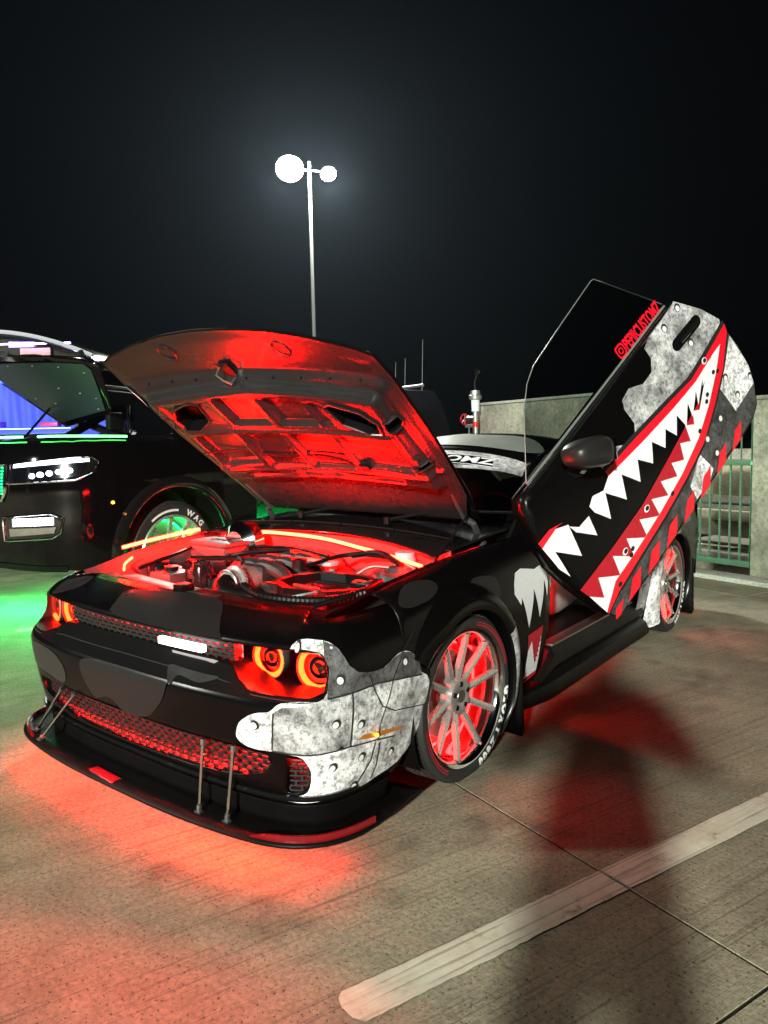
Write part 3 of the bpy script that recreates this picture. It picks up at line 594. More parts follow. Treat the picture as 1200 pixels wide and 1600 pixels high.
# round head lamps
for sg in (1, -1):
    for k, (x, y, z, r_) in enumerate(((.808, -.708, .640, .082), (.612, -.745, .652, .074))):
        c = Vector((sg * x, y, z)) + (Vector((-.02, -.022, .010)) if sg < 0 else Vector((0, 0, 0))); d = Vector((sg * (.22 if k == 0 else .06), -1, .02)).normalized(); q = d.to_track_quat('X', 'Z').to_matrix().to_4x4()
        def put(o): o.matrix_world = Matrix.Translation(c) @ q; return o
        hl = put(lathe('headlight', [(.012, r_ * .98), (.010, r_ * 1.0), (-.02, r_ * 1.0), (-.05, r_ * .8), (-.07, r_ * .4), (-.075, 0)], M['bowl'], None, 40)); hl.parent = car
        def sub(o): o.parent = hl; return o
        ring = [(0.0, r_ * .84 * math.cos(2 * math.pi * i / 40), r_ * .84 * math.sin(2 * math.pi * i / 40)) for i in range(40)]
        sub(tube('halo_ring', ring, r_ * .12, M['halo'], None, 8, True))
        sub(lathe('projector', [(-.07, r_ * .55), (-.02, r_ * .52), (-.005, r_ * .46), (-.02, r_ * .42), (.0, r_ * .25), (.006, 0)], M['gloss'], None, 32))
        dl = bpy.data.lights.new('headlight_beam', 'SPOT'); dl.energy = 75; dl.color = (1, .012, .006); dl.spot_size = R(130); dl.spot_blend = .6; dl.shadow_soft_size = .03
        do = bpy.data.objects.new('headlight_beam', dl); COL.objects.link(do); do.parent = hl; do.matrix_local = Matrix.Translation((.05, 0, .045)) @ Matrix.Rotation(R(-90), 4, 'Y') @ Matrix.Rotation(R(0), 4, 'X')
        sub(lathe('lens', [(.010, r_ * 1.0), (.018, r_ * .7), (.022, r_ * .35), (.023, 0)], M['lens'], None, 32))
sheet('grille_shelf', [(-.96, .575), (-.9, .562), (-.3, .562), (.3, .562), (.9, .562), (.96, .575), (.90, .575), (.665, .581), (.595, .603), (.54, .637), (.45, .643), (0, .644), (-.45, .643), (-.54, .637), (-.595, .603), (-.665, .581), (-.90, .575)], lambda s, z: nose(s, z, .002), M['gloss'], bumper, .02)
# side marker lamp
sheet('side_marker', MARKER, lambda s, z: nose(s, z, .004), mat('amber lens', (.45, .16, .02), .15, coat=.5), bumper, .03)
mk = nose(1.17, .392, .012); lathe('marker_led', [(-.006, 0), (-.004, .006), (.004, .006), (.006, 0)], M['amber'], bumper, 10, 'x', mk)
# printed wrap on the nose
def N_(o): return lambda s, z: nose(s, z, o)
def decal(name, L, surf, mt, parent, h=.03, holes=(), flip=False): return sheet(name, L, surf, mt, parent, h, holes, 0, flip)
decal('metal_wrap', smooth_loop(WRAP, 2), N_(.0022), M['grunge'], bumper, .018)
decal('metal_wrap_dark', WRAP_DARK, N_(.0036), M['grunge_dark'], bumper, .018); decal('metal_wrap_plate', WRAP_MID, N_(.0036), M['grunge_mid'], bumper, .018)
for L in (WRAP_LINE0, WRAP_LINE1, WRAP_LINE2, WRAP_LINE3, WRAP_LINE4, WRAP_LINE5): decal('wrap_plate_edge', strip(L, .006), N_(.0052), M['rivet_dark'], bumper, .02)
decal('panel_seam', strip(WRAP_LINE6, .004), N_(.0052), M['seam'], bumper, .02); decal('panel_seam', strip(SEAM_SIDE, .004), N_(.0052), M['seam'], bumper, .02)
def rivets(L, surf, parent, r_, flip=False, dx=-.25):
    for c in L:
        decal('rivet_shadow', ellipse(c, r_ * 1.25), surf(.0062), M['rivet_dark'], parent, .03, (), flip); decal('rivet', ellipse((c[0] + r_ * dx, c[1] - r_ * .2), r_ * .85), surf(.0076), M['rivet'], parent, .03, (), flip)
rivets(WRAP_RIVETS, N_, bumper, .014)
for L in (NOSE_PATCH_A, NOSE_PATCH_B, NOSE_PATCH_C): decal('camo_patch', smooth_loop(L, 3), N_(.0035), M['camo'], bumper, .018)
decal('camo_patch', smooth_loop([(-.80, .725), (-.86, .745), (-.90, .775), (-.82, .79), (-.70, .785), (-.66, .76), (-.73, .735)], 3), N_(.0035), M['camo'], bumper, .018)
decal('camo_patch', smooth_loop([(-.45, .40), (-.62, .41), (-.80, .42), (-.84, .50), (-.70, .535), (-.5, .525), (-.42, .47)], 3), N_(.0022), mat('deep grey wrap', (.022, .020, .020), .35), bumper, .03)
decal('metal_wrap', smooth_loop([(-.99, .25), (-1.2, .22), (-1.40, .28), (-1.45, .45), (-1.40, .60), (-1.2, .62), (-1.02, .55), (-.98, .4)], 2), N_(.0022), M['grunge'], bumper, .04)
decal('panel_seam', strip([(-.9, .572), (-.7, .571), (-.6, .585), (-.5, .597), (0, .599), (.5, .597), (.6, .588), (.68, .572), (.9, .567)], .003), N_(.0022), M['seam'], bumper, .03)
# chin, splitter and rods
sheet('air_dam', [(-1.3, .10), (1.3, .10), (1.3, .19), (-1.3, .19)], lambda s, z: nose(s, z, -.006), M['plastic'], car, .05, (), .01)
for z_, o_ in ((.215, .008),):
    P = [Vector(nose(-1.1 + 2.2 * k / 60, z_, o_)) for k in range(61)]; tube('chin_blade', P, .010, M['gloss'], car, 6)
def split_pt(s, o):
    x, y, nx, ny = plan(s); return (x - nx * o, y - ny * o)
SP = [split_pt(-1.42 + 2.84 * k / 70, .054 - .038 * sstep(1.0, 1.42, abs(-1.42 + 2.84 * k / 70))) for k in range(71)]
poly = SP + [(.86, -.35), (-.86, -.35)]
spl = sheet('splitter', poly, lambda x, y: (x, y, .105), M['plastic'], car, .06, (), .011)
for sg in (1, -1):
    V, F = [], []
    for k in range(15):
        s = sg * (.70 + .030 * k); hh = .024 * min(1, (k + .6) / 3, (15.2 - k) / 1.2)
        for o_, z_ in ((.040, .106), (.040, .106 + hh), (.032, .106 + hh), (.030, .106)): V.append((*split_pt(s, o_), z_))
    for i in range(14):
        for k in range(4): F.append((i*4 + k, i*4 + (k+1) % 4, i*4 + 4 + (k+1) % 4, i*4 + 4 + k))
    F += [(3, 2, 1, 0), (56, 57, 58, 59)]
    obj('splitter_lip', V, F, mat('red lip', (.17, .003, .005), .22, coat=.4), spl, False)
for a, b in (((-.35, -.937, .375), (-.64, -.945, .106)), ((-.47, -.925, .37), (-.75, -.905, .106)), ((.452, -.925, .375), (.442, -.945, .106)), ((.60, -.915, .385), (.573, -.93, .106))):
    ro = tube('support_rod', [a, b], .0065, M['chrome'], spl, 10); tube('rod_end', [Vector(b) + Vector((0, 0, .0)), Vector(b) + (Vector(a) - Vector(b)).normalized() * .03], .011, M['steel'], ro, 8); rbox('rod_foot', Vector(b) + Vector((0, 0, .004)), (.03, .022, .008), M['steel'], ro, .002)
    tube('rod_joint', [a, Vector(a) + (Vector(b) - Vector(a)).normalized() * .02], .010, M['steel'], ro, 8)
pq = [(-.185, -.985), (-.02, -1.003), (-.02, -.975), (-.185, -.957)]
rbox('badge_plate', (-.10, -.972, .109), (.17, .036, .006), M['red'], spl, .003, Matrix.Rotation(R(-3), 3, 'Z')); rbox('badge_frame', (-.10, -.972, .1065), (.185, .046, .005), M['chrome'], spl, .002, Matrix.Rotation(R(-3), 3, 'Z'))
def under_strip(s0, s1, o_, z, r_, mt, n=50):
    return tube('underglow_led', [Vector((*split_pt(s0 + (s1 - s0) * k / n, o_), z)) for k in range(n + 1)], r_, mt, spl, 6)
under_strip(-1.15, 1.0, .012, .086, .004, M['led_under']); under_strip(.28, .84, .024, .086, .0035, M['led_hot'], 24)
tube('underglow_led', [(.80, .62, .085), (.80, 1.5, .085), (.80, 2.35, .085)], .005, M['led_side'], car, 6); tube('underglow_led', [(-.85, .5, .10), (-.85, 2.35, .10)], .005, M['led_side'], car, 6)
tube('underglow_led', [(.3, 3.95, .16), (.78, 3.85, .16), (.86, 3.5, .14)], .006, M['led_side'], car, 6)
# fenders, sills, quarters on both sides
YF, YR = .04, 2.946
for sg, nm in ((1, 'l'), (-1, 'r')):
    sf = side if sg == 1 else mirror(side); fl = sg == -1
    fen = sheet('front_fender', [(-.395, 1.0), (-.395, .62)] + arch(YF, .40, 143, -24, 30) + [(.46, .20), (.80, .205), (.865, .25), (.88, .5), (.89, .78), (.915, 1.0), (.5, 1.0)], sf, M['black'], car, .04, (), .008, fl)
    qp = sheet('quarter_panel', [(2.28, 1.0), (2.27, .78), (2.26, .45), (2.30, .22), (2.45, .20)] + arch(YR, .40, 204, -20, 30) + [(3.40, .24), (4.0, .28), (4.06, .6), (4.05, 1.0), (3.3, 1.0)], sf, M['black'], car, .05, (), .008, fl)
    if sg == -1:
        rd = sheet('right_door', [(.925, 1.0), (.90, .78), (.89, .5), (.875, .25), (.90, .205), (2.2, .205), (2.25, .45), (2.26, .78), (2.27, 1.0)], sf, M['black'], car, .06, (), .008, True)
    for yc, fr in ((YF, True), (YR, False)):
        V, F = [], []; prof = [(.478, .003), (.47, .016), (.452, .036), (.425, .05), (.395, .053), (.376, .047), (.370, .030), (.376, -.03)]
        a0, a1 = (-40, 146) if fr else (-34, 214)
        n = 48
        for i in range(n + 1):
            a = R(a0 + (a1 - a0) * i / n); tp = .55 + .45 * sstep(0, .14, min(i / n, 1 - i / n)) if fr else .7 + .3 * sstep(0, .1, min(i / n, 1 - i / n))
            for r_, o_ in prof:
                y, z = yc + r_ * math.cos(a), ZC + r_ * math.sin(a); wm = smooth_table(WM, y); zz = min(z, .80)
                x = wm - (.05 * ((.60 - zz) / .4) ** 2 if zz < .60 else .06 * ((zz - .60) / .25) ** 2)
                x0 = .948 + (x - .948) * sstep(.37, .47, r_)
                V.append((sg * (x0 + o_ * tp), y, z))
        k = len(prof)
        for i in range(n):
            for j in range(k - 1):
                f = (i*k + j, i*k + j + 1, (i+1)*k + j + 1, (i+1)*k + j); F.append(f if sg == -1 else tuple(reversed(f)))
        wf = obj('wheel_flare', V, F, M['black'], car, True, 50)
        if sg == 1:
            dv = lambda a, r_, o=.002: None
            # printed metal on the lower rear part of the front flare and all of the rear flare
            V2, F2 = [], []; i0, i1 = (0, 19) if fr else (22, n)
            for i in range(i0, i1 + 1):
                for j in range(0, 6):
                    v = Vector(V[i*k + j]); c = Vector((0, yc, ZC)); V2.append(v + Vector((.0025, 0, 0)) + Vector((0, v.y - c.y, v.z - c.z)).normalized() * .001)
            for i in range(i1 - i0):
                for j in range(5): F2.append((i*6 + j, (i+1)*6 + j, (i+1)*6 + j + 1, i*6 + j + 1))
            obj('metal_wrap', V2, F2, M['grunge_mid'] if fr else M['grunge'], wf, True, 60)
        # inner arch
        V, F = [], []
        for i in range(31):
            a = R(-30 + 240 * i / 30)
            for x in (.955, .80, .60): V.append((sg * x, yc + .385 * math.cos(a), ZC + .385 * math.sin(a)))
        for i in range(30):
            for j in range(2): F.append((i*3 + j, i*3 + j + 1, i*3 + 4 + j, i*3 + 3 + j))
        obj('wheel_well', V, F, M['plastic'], car)
        obj('wheel_well_panel', [(sg * .60, yc + .40 * math.cos(R(10 * k)), ZC + .40 * math.sin(R(10 * k))) for k in range(36)], [tuple(range(36))], M['plastic'], car, False)
    # rocker
    P = [(.60, .34), (.86, .345), (.91, .33), (.935, .29), (.945, .235), (.925, .20), (.965, .175), (.985, .13), (.985, .105), (.90, .10), (.60, .13)]
    ys = [.60, .84, 1.0, 1.4, 1.9, 2.42]; V = [(sg * (min(x, .925) if y < .7 else x - .012), y, min(z, .185) if y < .9 else z) for y in ys for x, z in P]; k = len(P); F = []
    for i in range(len(ys) - 1):
        for j in range(k): F.append((i*k + j, i*k + (j+1) % k, (i+1)*k + (j+1) % k, (i+1)*k + j) if sg == 1 else ((i+1)*k + j, (i+1)*k + (j+1) % k, i*k + (j+1) % k, i*k + j))
    F += [tuple(range(k)), tuple((len(ys)-1)*k + j for j in range(k))]
    obj('side_skirt', V, F, M['plastic'], car, True, 25)
    # mud flaps
    for yc, z1 in ((YF, .43), (YR, .50)):
        o = sheet('mud_flap', [(.80, .035), (.985, .03), (.995, .06), (.985, z1 - .04), (.96, z1), (.93, z1), (.80, .2)], lambda x, z, yc=yc: (sg * x, yc + .445 + (.06 if yc > 1 else 0) + .04 * (.43 - z), z), M['plastic'], car, .06, (), .008)
# fender drip graphic
S_ = lambda o: (lambda y, v: side(y, v, o))
gfx = [('white_drip', S_DRIP, 'white'), ('red_tip', S_DRIPTIP, 'red'), ('red_print', S_LOWRED, 'deepred'), ('white_fang', S_LOWWHITE, 'white'), ('red_stripe', S_LOWSTRIPE, 'red')]
for nm, L, mk_ in gfx: decal(nm, L, S_(.0025), M[mk_], car, .03)
decal('camo_patch', smooth_loop(S_CAMO, 3), S_(.0025), M['camo'], car, .03)
decal('camo_patch', smooth_loop([(-.36, .86), (-.25, .93), (-.12, .90), (-.10, .84), (-.2, .80), (-.32, .81)], 3), S_(.0025), M['camo'], car, .03)
decal('metal_wrap', [(2.275, .22), (2.44, .205), (2.47, .30), (2.50, .42), (2.62, .60), (2.80, .73), (3.05, .78), (3.3, .74), (3.6, .76), (3.6, .84), (2.9, .86), (2.5, .8), (2.29, .7)], S_(.0025), M['grunge_mid'], car, .04)
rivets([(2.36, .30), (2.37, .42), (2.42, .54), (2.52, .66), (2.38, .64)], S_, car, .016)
decal('red_slash', [(2.29, .42), (2.32, .43), (2.30, .55), (2.28, .53)], S_(.004), M['red'], car, .03)
# rear end
V = []; F = []
rows = [(.25, .02), (.5, .0), (.75, .02), (.95, .05), (1.0, .12)]
for z, i_ in rows:
    for k in range(21): u = -1 + k / 10; V.append((u * .86, 4.12 - .07 * abs(u) ** 3 - i_, z + .02 * (1 - u * u)))
for r_ in range(4):
    for k in range(20): F.append((r_*21 + k + 1, r_*21 + k, r_*21 + 21 + k, r_*21 + 22 + k))
obj('rear_bumper', V, F, M['black'], car)
# ---- hood, raised
HA, HY, HZ = .648, .595, 1.02
def hood_pt(x, t, n=0.0):
    return (x, HY - math.cos(HA) * t + math.sin(HA) * n + .07 * x * t, HZ + math.sin(HA) * t + math.cos(HA) * n - .03 * x * t)
def crown(x, t): return .062 * (1 - (x / .80) ** 2) * sstep(0, .5, t) - .012 * sstep(1.05, 1.45, t)
def hood_front(x): return 1.245 + .13 * (1 - (abs(x) / .79) ** 2.2)
HO = [(-.70, .0), (.70, .0), (.755, .25), (.785, .7), (.79, 1.1), (.775, 1.25)] + [(x, hood_front(x)) for x in (.7, .5, .3, .1, -.1, -.3, -.5, -.7)] + [(-.775, 1.25), (-.80, 1.1), (-.81, .7), (-.79, .25)]
hood = sheet('hood', HO, lambda x, t: hood_pt(x, t, crown(x, t)), M['black'], car, .045, (), .006, True)
def box_bump(x, t, x0, x1, t0, t1, e): return sstep(x0 - e, x0 + e, x) * (1 - sstep(x1 - e, x1 + e, x)) * sstep(t0 - e, t0 + e, t) * (1 - sstep(t1 - e, t1 + e, t))
def gauss(x, t, cx, ct, a, b): return math.exp(-((x - cx) / a) ** 2 - ((t - ct) / b) ** 2)
POCKETS = [(-.62, -.30, .81, .98, .012), (-.255, -.03, .82, 1.0, .030), (.03, .255, .82, 1.0, .030), (.28, .35, .83, .98, .02), (-.60, -.36, .50, .735, .030), (-.30, -.06, .46, .74, .022), (-.02, .24, .46, .74, .030), (.29, .60, .50, .735, .026), (-.66, -.64, .45, .95, .018), (.655, .675, .62, .80, .018), (-.5, -.1, .40, .435, .014), (.1, .5, .40, .435, .014)]
def inner_n(x, t):
    c = crown(x, t); e = min(.79 - abs(x), hood_front(x) - t, t)
    edge = sstep(.015, .075, e)
    n = c - .010 - .028 * edge
    n -= .050 * box_bump(x, t, -.68, .68, .36, 1.07 - .06 * abs(x), .022)          # main stamped field
    n += .024 * (sstep(1.08 - .06 * abs(x) ** 2, 1.13, t)) * edge                    # hollow front lip
    for x0, x1, t0, t1, d in POCKETS: n += d * box_bump(x, t, x0, x1, t0, t1, .011)
    n -= .012 * math.exp(-((t - .775) / .010) ** 2) * (1 - sstep(.60, .64, abs(x)))
    n -= .010 * math.exp(-((t - .40 - .1 * abs(x)) / .014) ** 2) * edge + .008 * gauss(x, t, 0, .9, .3, .2)
    return n
big_hole = [(.38, .97), (.42, .99), (.56, .945), (.615, .875), (.60, .80), (.52, .79), (.41, .845)]
holes_h = [big_hole, [(.645, .885), (.70, .89), (.715, .86), (.69, .82), (.64, .82)], [(.64, .57), (.70, .57), (.705, .535), (.65, .533)]]
holes_h += [[(-a, b) for a, b in q] for q in holes_h[:2]]
HI = [(-.66, .02), (.66, .02), (.748, .26), (.777, .7), (.782, 1.1), (.767, 1.235)] + [(x, hood_front(x) - .008) for x in (.70, .5, .3, .1, -.1, -.3, -.5, -.70)] + [(-.767, 1.235), (-.792, 1.1), (-.802, .7), (-.78, .26)]
hin = sheet('hood_inner_panel', HI, lambda x, t: hood_pt(x, t, inner_n(x, t)), M['under'], hood, .0125, holes_h, 0, False, True, 70)
for q in holes_h:
    L = resample(q, .03); n = len(L); V = [hood_pt(x, t, inner_n(x, t)) for x, t in L] + [hood_pt(x, t, crown(x, t) - .008) for x, t in L]
    obj('hood_pocket', V, [(i, (i+1) % n, n + (i+1) % n, n + i) for i in range(n)] + [tuple(range(n, 2*n))], M['plastic'], hin, False)
    tube('pocket_rim', [hood_pt(x, t, inner_n(x, t) - .004) for x, t in L], .006, M['under'], hin, 6, True)
def hrot(): return Matrix.Rotation(-HA, 3, 'X')
lt = Vector(hood_pt(-.08, 1.125, inner_n(-.08, 1.125) - .01))
la = rbox('hood_latch', lt, (.07, .10, .012), M['plastic'], hood, .003, hrot())
tube('latch_striker', [lt + hrot() @ Vector(p) for p in ((-.02, -.035, -.01), (-.02, -.03, -.05), (.0, 0, -.055), (.02, .03, -.05), (.02, .035, -.01))], .006, M['steel'], la, 6)
for c in ((.315, 1.252), (-.338, 1.258)):
    tube('hood_bump_mark', [hood_pt(c[0] + .042 * math.cos(i * math.pi / 10), c[1] + .045 * math.sin(i * math.pi / 10), inner_n(c[0], c[1]) - .004) for i in range(20)], .0035, M['under'], hin, 5, True)
for i in range(9):
    x = -.62 + i * .155; p = Vector(hood_pt(x, 1.09, inner_n(x, 1.09) - .002)); lathe('panel_clip', [(-.004, 0), (-.004, .006), (.004, .006), (.004, 0)], M['plastic'], hin, 8, 'z', p)
tube('washer_hose', spline([hood_pt(-.66, .62, inner_n(-.66, .62) - .012), hood_pt(-.45, .60, inner_n(-.45, .6) - .012), hood_pt(-.2, .55, inner_n(-.2, .55) - .012), hood_pt(.1, .55, inner_n(.1, .55) - .012), hood_pt(.3, .50, inner_n(.3, .5) - .012)], 6), .005, M['plastic'], hin, 6)
rbox('spray_nozzle', hood_pt(.32, .50, inner_n(.32, .5) - .012), (.05, .03, .02), M['plastic'], hin, .004, hrot())
sv = [hood_pt(-.795, 1.09, -.01), hood_pt(-.80, .92, -.01), hood_pt(-.76, .95, -.03), hood_pt(-.745, 1.02, -.03)]
obj('hood_side_trim', sv, [(0, 1, 2, 3)], M['silver'], hood, False)
# hood hinges and props
for sg in (1, -1):
    a = Vector((sg * .70, .60, .93)); b = Vector(hood_pt(sg * .66, .06, -.03)); c = Vector(hood_pt(sg * .68, .28, -.02))
    tube('hood_hinge', [a, (a + b) / 2 + Vector((sg * .02, -.03, .03)), b, c], [.018, .016, .018, .012], M['bay'], car, 6)
    tube('hood_prop', [(sg * .76, .10, .895), hood_pt(sg * .685, .10, -.03)], .0045, M['plastic'], car, 8)
# ---- engine bay
bay = car
sheet('bay_floor', [(-.78, -.60), (.78, -.60), (.78, .45), (-.78, .45)], lambda x, y: (x, y, .50 + .04 * math.sin(7 * x) * math.sin(9 * y)), M['bay'], bay, .06)
for sg in (1, -1):
    V, F = [], []
    for k in range(22):
        y = -.62 + k * .05
        for dx, dz in ((0, .0), (-.012, -.012), (-.03, -.03), (-.075, -.055), (-.10, -.13), (-.13, -.38)): V.append((sg * (smooth_table(XT, y) + dx), y, smooth_table(ZT, y) + dz + .004))
    for i in range(21):
        for j in range(5): F.append((i*6 + j, i*6 + 6 + j, i*6 + 7 + j, i*6 + 1 + j))
    obj('inner_fender', V, F, M['bay'], bay)
    lathe('strut_tower', [(.55, .16), (.80, .13), (.835, .11), (.84, .06), (.86, .045), (.865, 0)], M['bay'], bay, 28, 'z', (sg * .60, .06, 0))
    for k in range(3): lathe('tower_nut', [(.835, .011), (.85, .011), (.85, 0)], M['steel'], bay, 6, 'z', (sg * .60 + .08 * math.cos(k * 2.1), .06 + .08 * math.sin(k * 2.1), 0))
sheet('firewall', [(-.78, .50), (.78, .50), (.78, .93), (-.78, .93)], lambda x, z: (x, .30 - .10 * (x / .78) ** 2, z), M['bay'], bay, .08)
def cowl(x, u): return (x, .26 - .20 * (x / .78) ** 2 + u * (.30 + .20 * (x / .78) ** 2 + .20 * (x / .74) ** 2), .915 + .055 * u + .035 * (1 - (x / .78) ** 2))
cw = sheet('cowl_panel', [(-.77, 0), (.77, 0), (.77, 1), (-.77, 1)], cowl, M['gloss'], car, .05, (), .004)
for k in range(4): tube('cowl_rib', [Vector(cowl(-.7 + .35 * k + .34 * i / 8, .42)) + Vector((0, 0, .006)) for i in range(9)], .006, M['plastic'], cw, 6)
for px, dr in ((-.35, 1), (.25, 1)):
    p = Vector(cowl(px, .6)) + Vector((0, 0, .03)); wa = tube('wiper_arm', [p, p + Vector((.16, .05, .035)), p + Vector((.42, .16, .05))], [.012, .008, .006], M['plastic'], car, 6)
    tube('wiper_blade', [p + Vector((.10, .10, .045)), p + Vector((.62, .20, .055))], .007, M['plastic'], wa, 6); lathe('wiper_pivot', [(-.02, .02), (.015, .02), (.02, 0)], M['plastic'], wa, 12, 'z', p)
rbox('radiator_support', (0, -.555, .755), (1.46, .12, .06), M['plastic'], bay, .015)
sheet('radiator_cover', [(-.58, -.60), (-.10, -.645), (.16, -.63), (.16, -.56), (-.08, -.545), (-.56, -.48)], lambda x, y: (x, y, .79), M['bay'], bay, .08, (), .012)
rbox('hood_catch', (-.06, -.59, .80), (.06, .07, .035), M['plastic'], bay, .006)
rbox('fuse_box', (-.52, .02, .80), (.28, .20, .15), M['bay'], bay, .02); fb = rbox('fuse_box_lid', (-.52, .02, .885), (.29, .21, .03), M['bay'], bay, .012)
for k in range(3): rbox('lid_mark', (-.56 + .04 * k, .02, .902), (.025, .06, .006), M['plastic'], fb, .002)
rbox('coolant_tank', (-.50, -.32, .73), (.17, .15, .12), M['bay'], bay, .025); lathe('tank_cap', [(.79, .035), (.81, .035), (.815, 0)], M['plastic'], bay, 16, 'z', (-.50, -.32, 0))
lathe('washer_filler', [(.70, .055), (.80, .055), (.80, .06), (.815, .06), (.82, 0)], M['gloss'], bay, 20, 'z', (-.64, -.30, 0))
tube('support_frame', [(-.40, -.30, .66), (-.40, -.30, .84), (-.38, -.29, .855), (-.15, -.20, .865), (-.13, -.19, .85), (-.13, -.19, .66)], .012, M['gloss'], bay, 8)
lathe('reservoir', [(.62, .05), (.80, .05), (.81, .045), (.84, .045), (.845, 0)], M['gloss'], bay, 20, 'z', (-.35, -.26, 0))
lathe('brake_booster', [(-.10, 0), (-.10, .07), (-.06, .12), (.0, .125), (.03, .10), (.05, 0)], M['chrome'], bay, 28, 'y', (-.47, .16, .87))
# engine: block, manifold with runners, throttle and intake hose
rbox('engine_block', (-.05, .0, .62), (.50, .62, .22), M['engine'], bay, .03)
for sg in (1, -1):
    rbox('valve_cover', (-.05 + sg * .21, .02, .72), (.15, .52, .10), M['engine'], bay, .03, Matrix.Rotation(sg * R(25), 3, 'Y'))
    for k in range(4):
        y = -.16 + k * .125
        tube('intake_runner', spline([(-.05 + sg * .20, y, .74), (-.05 + sg * .15, y, .81), (-.05 + sg * .05, y, .835), (-.05 - sg * .02, y, .82)], 5), .034, M['engine'], bay, 10)
rbox('plenum', (-.05, .03, .80), (.16, .50, .09), M['engine'], bay, .03); rbox('engine_badge', (.16, .02, .845), (.20, .06, .02), M['silver'], bay, .006)
lathe('throttle_body', [(-.40, 0), (-.40, .055), (-.36, .06), (-.355, .075), (-.34, .075), (-.335, .055), (-.26, .05), (-.20, .05)], M['alu'], bay, 28, 'y', (-.03, .02, .785))
hs = spline([(-.03, -.36, .78), (.0, -.42, .77), (.08, -.45, .755), (.18, -.42, .75), (.26, -.36, .75)], 10)
tube('intake_hose', hs, [.050 + .003 * (i % 2) for i in range(len(hs))], M['plastic'], bay, 16)
tube('hose_clamp', [(-.03 + .062 * math.cos(i * math.pi / 10), -.375, .782 + .062 * math.sin(i * math.pi / 10)) for i in range(20)], .006, M['steel'], bay, 6, True)
OCT = [(.20, -.33), (.18, -.20), (.24, -.06), (.36, .0), (.52, -.02), (.64, -.10), (.66, -.25), (.56, -.38), (.36, -.42)]
V = [(x, y, .70) for x, y in OCT] + [(x, y, .82) for x, y in OCT] + [(.42 + (x - .42) * .86, -.2 + (y + .2) * .84, .82) for x, y in OCT] + [(.42 + (x - .42) * .84, -.2 + (y + .2) * .82, .72) for x, y in OCT]
n = len(OCT); F = []
for r_ in range(3):
    for i in range(n): F.append((r_*n + i, r_*n + (i+1) % n, (r_+1)*n + (i+1) % n, (r_+1)*n + i))
F.append(tuple(3*n + i for i in range(n)))
ab = obj('air_box', V, F, M['plastic'], bay, True, 25)
fl_ = rbox('air_filter', (.43, -.22, .745), (.24, .15, .09), M['silver'], ab, .015, Matrix.Rotation(R(15), 3, 'Z'))
for k in range(12): rbox('filter_pleat', Vector((.43, -.22, .745)) + Matrix.Rotation(R(15), 3, 'Z') @ Vector((-.11 + .02 * k, -.0, .048)), (.006, .14, .01), M['plastic'], fl_, 0, Matrix.Rotation(R(15), 3, 'Z'))
ch = spline([(.12, -.42, .80), (.30, -.48, .79), (.48, -.465, .79), (.62, -.41, .80), (.70, -.30, .82)], 16)
tube('corrugated_loom', ch, [.016 + .004 * (i % 2) for i in range(len(ch))], M['plastic'], bay, 10)
for P, r_ in (([(-.45, .08, .86), (-.30, .10, .87), (-.12, .16, .87), (.1, .16, .85)], .008), ([(-.40, -.05, .83), (-.25, -.02, .86), (-.10, .10, .87)], .012), ([(.30, .10, .88), (.45, .12, .90), (.62, .05, .87)], .014), ([(.2, -.1, .85), (.28, .1, .88), (.5, .16, .88)], .01), ([(-.66, -.05, .86), (-.60, -.25, .84), (-.62, -.42, .80)], .009), ([(.66, -.15, .84), (.68, -.35, .82), (.60, -.5, .79)], .01)):
    tube('engine_hose', spline(P, 6), r_, M['plastic'], bay, 8)
lathe('oil_cap', [(.84, .035), (.88, .035), (.885, 0)], M['plastic'], bay, 14, 'z', (.17, -.12, 0)); lathe('brake_fluid_tank', [(.80, .05), (.88, .05), (.89, .045), (.91, .045), (.912, 0)], M['silver'], bay, 18, 'z', (.56, .16, 0))
random.seed(3)
for k in range(26):
    x, y = random.uniform(-.62, .66), random.uniform(-.46, .2)
    if k % 2: rbox('bay_fitting', (x, y, random.uniform(.70, .80)), (random.uniform(.03, .09), random.uniform(.03, .08), random.uniform(.03, .07)), random.choice([M['bay'], M['engine'], M['plastic'], M['steel']]), bay, .008, Matrix.Rotation(random.uniform(0, 3), 3, 'Z'))
    else: tube('bay_wire', spline([(x, y, .78), (x + random.uniform(-.15, .15), y + .06, .82), (x + random.uniform(-.25, .25), y + .15, .80)], 5), random.uniform(.004, .009), random.choice([M['plastic'], M['bay'], M['steel']]), bay, 6)
# led strips round the bay
tube('bay_led', spline([(-.748, -.42, .893), (-.752, -.2, .915), (-.75, .06, .934)], 6), .0085, M['led'], car, 8)
tube('bay_led', spline([(-.70, .205, .885), (-.50, .214, .918), (-.30, .213, .930), (0, .228, .922), (.3, .168, .905), (.5, .105, .897), (.735, .035, .880)], 6), .0085, M['led'], car, 8)
tube('bay_led', spline([(-.70, -.40, .845), (-.69, -.45, .82), (-.64, -.49, .80)], 5), .006, M['led'], car, 6)
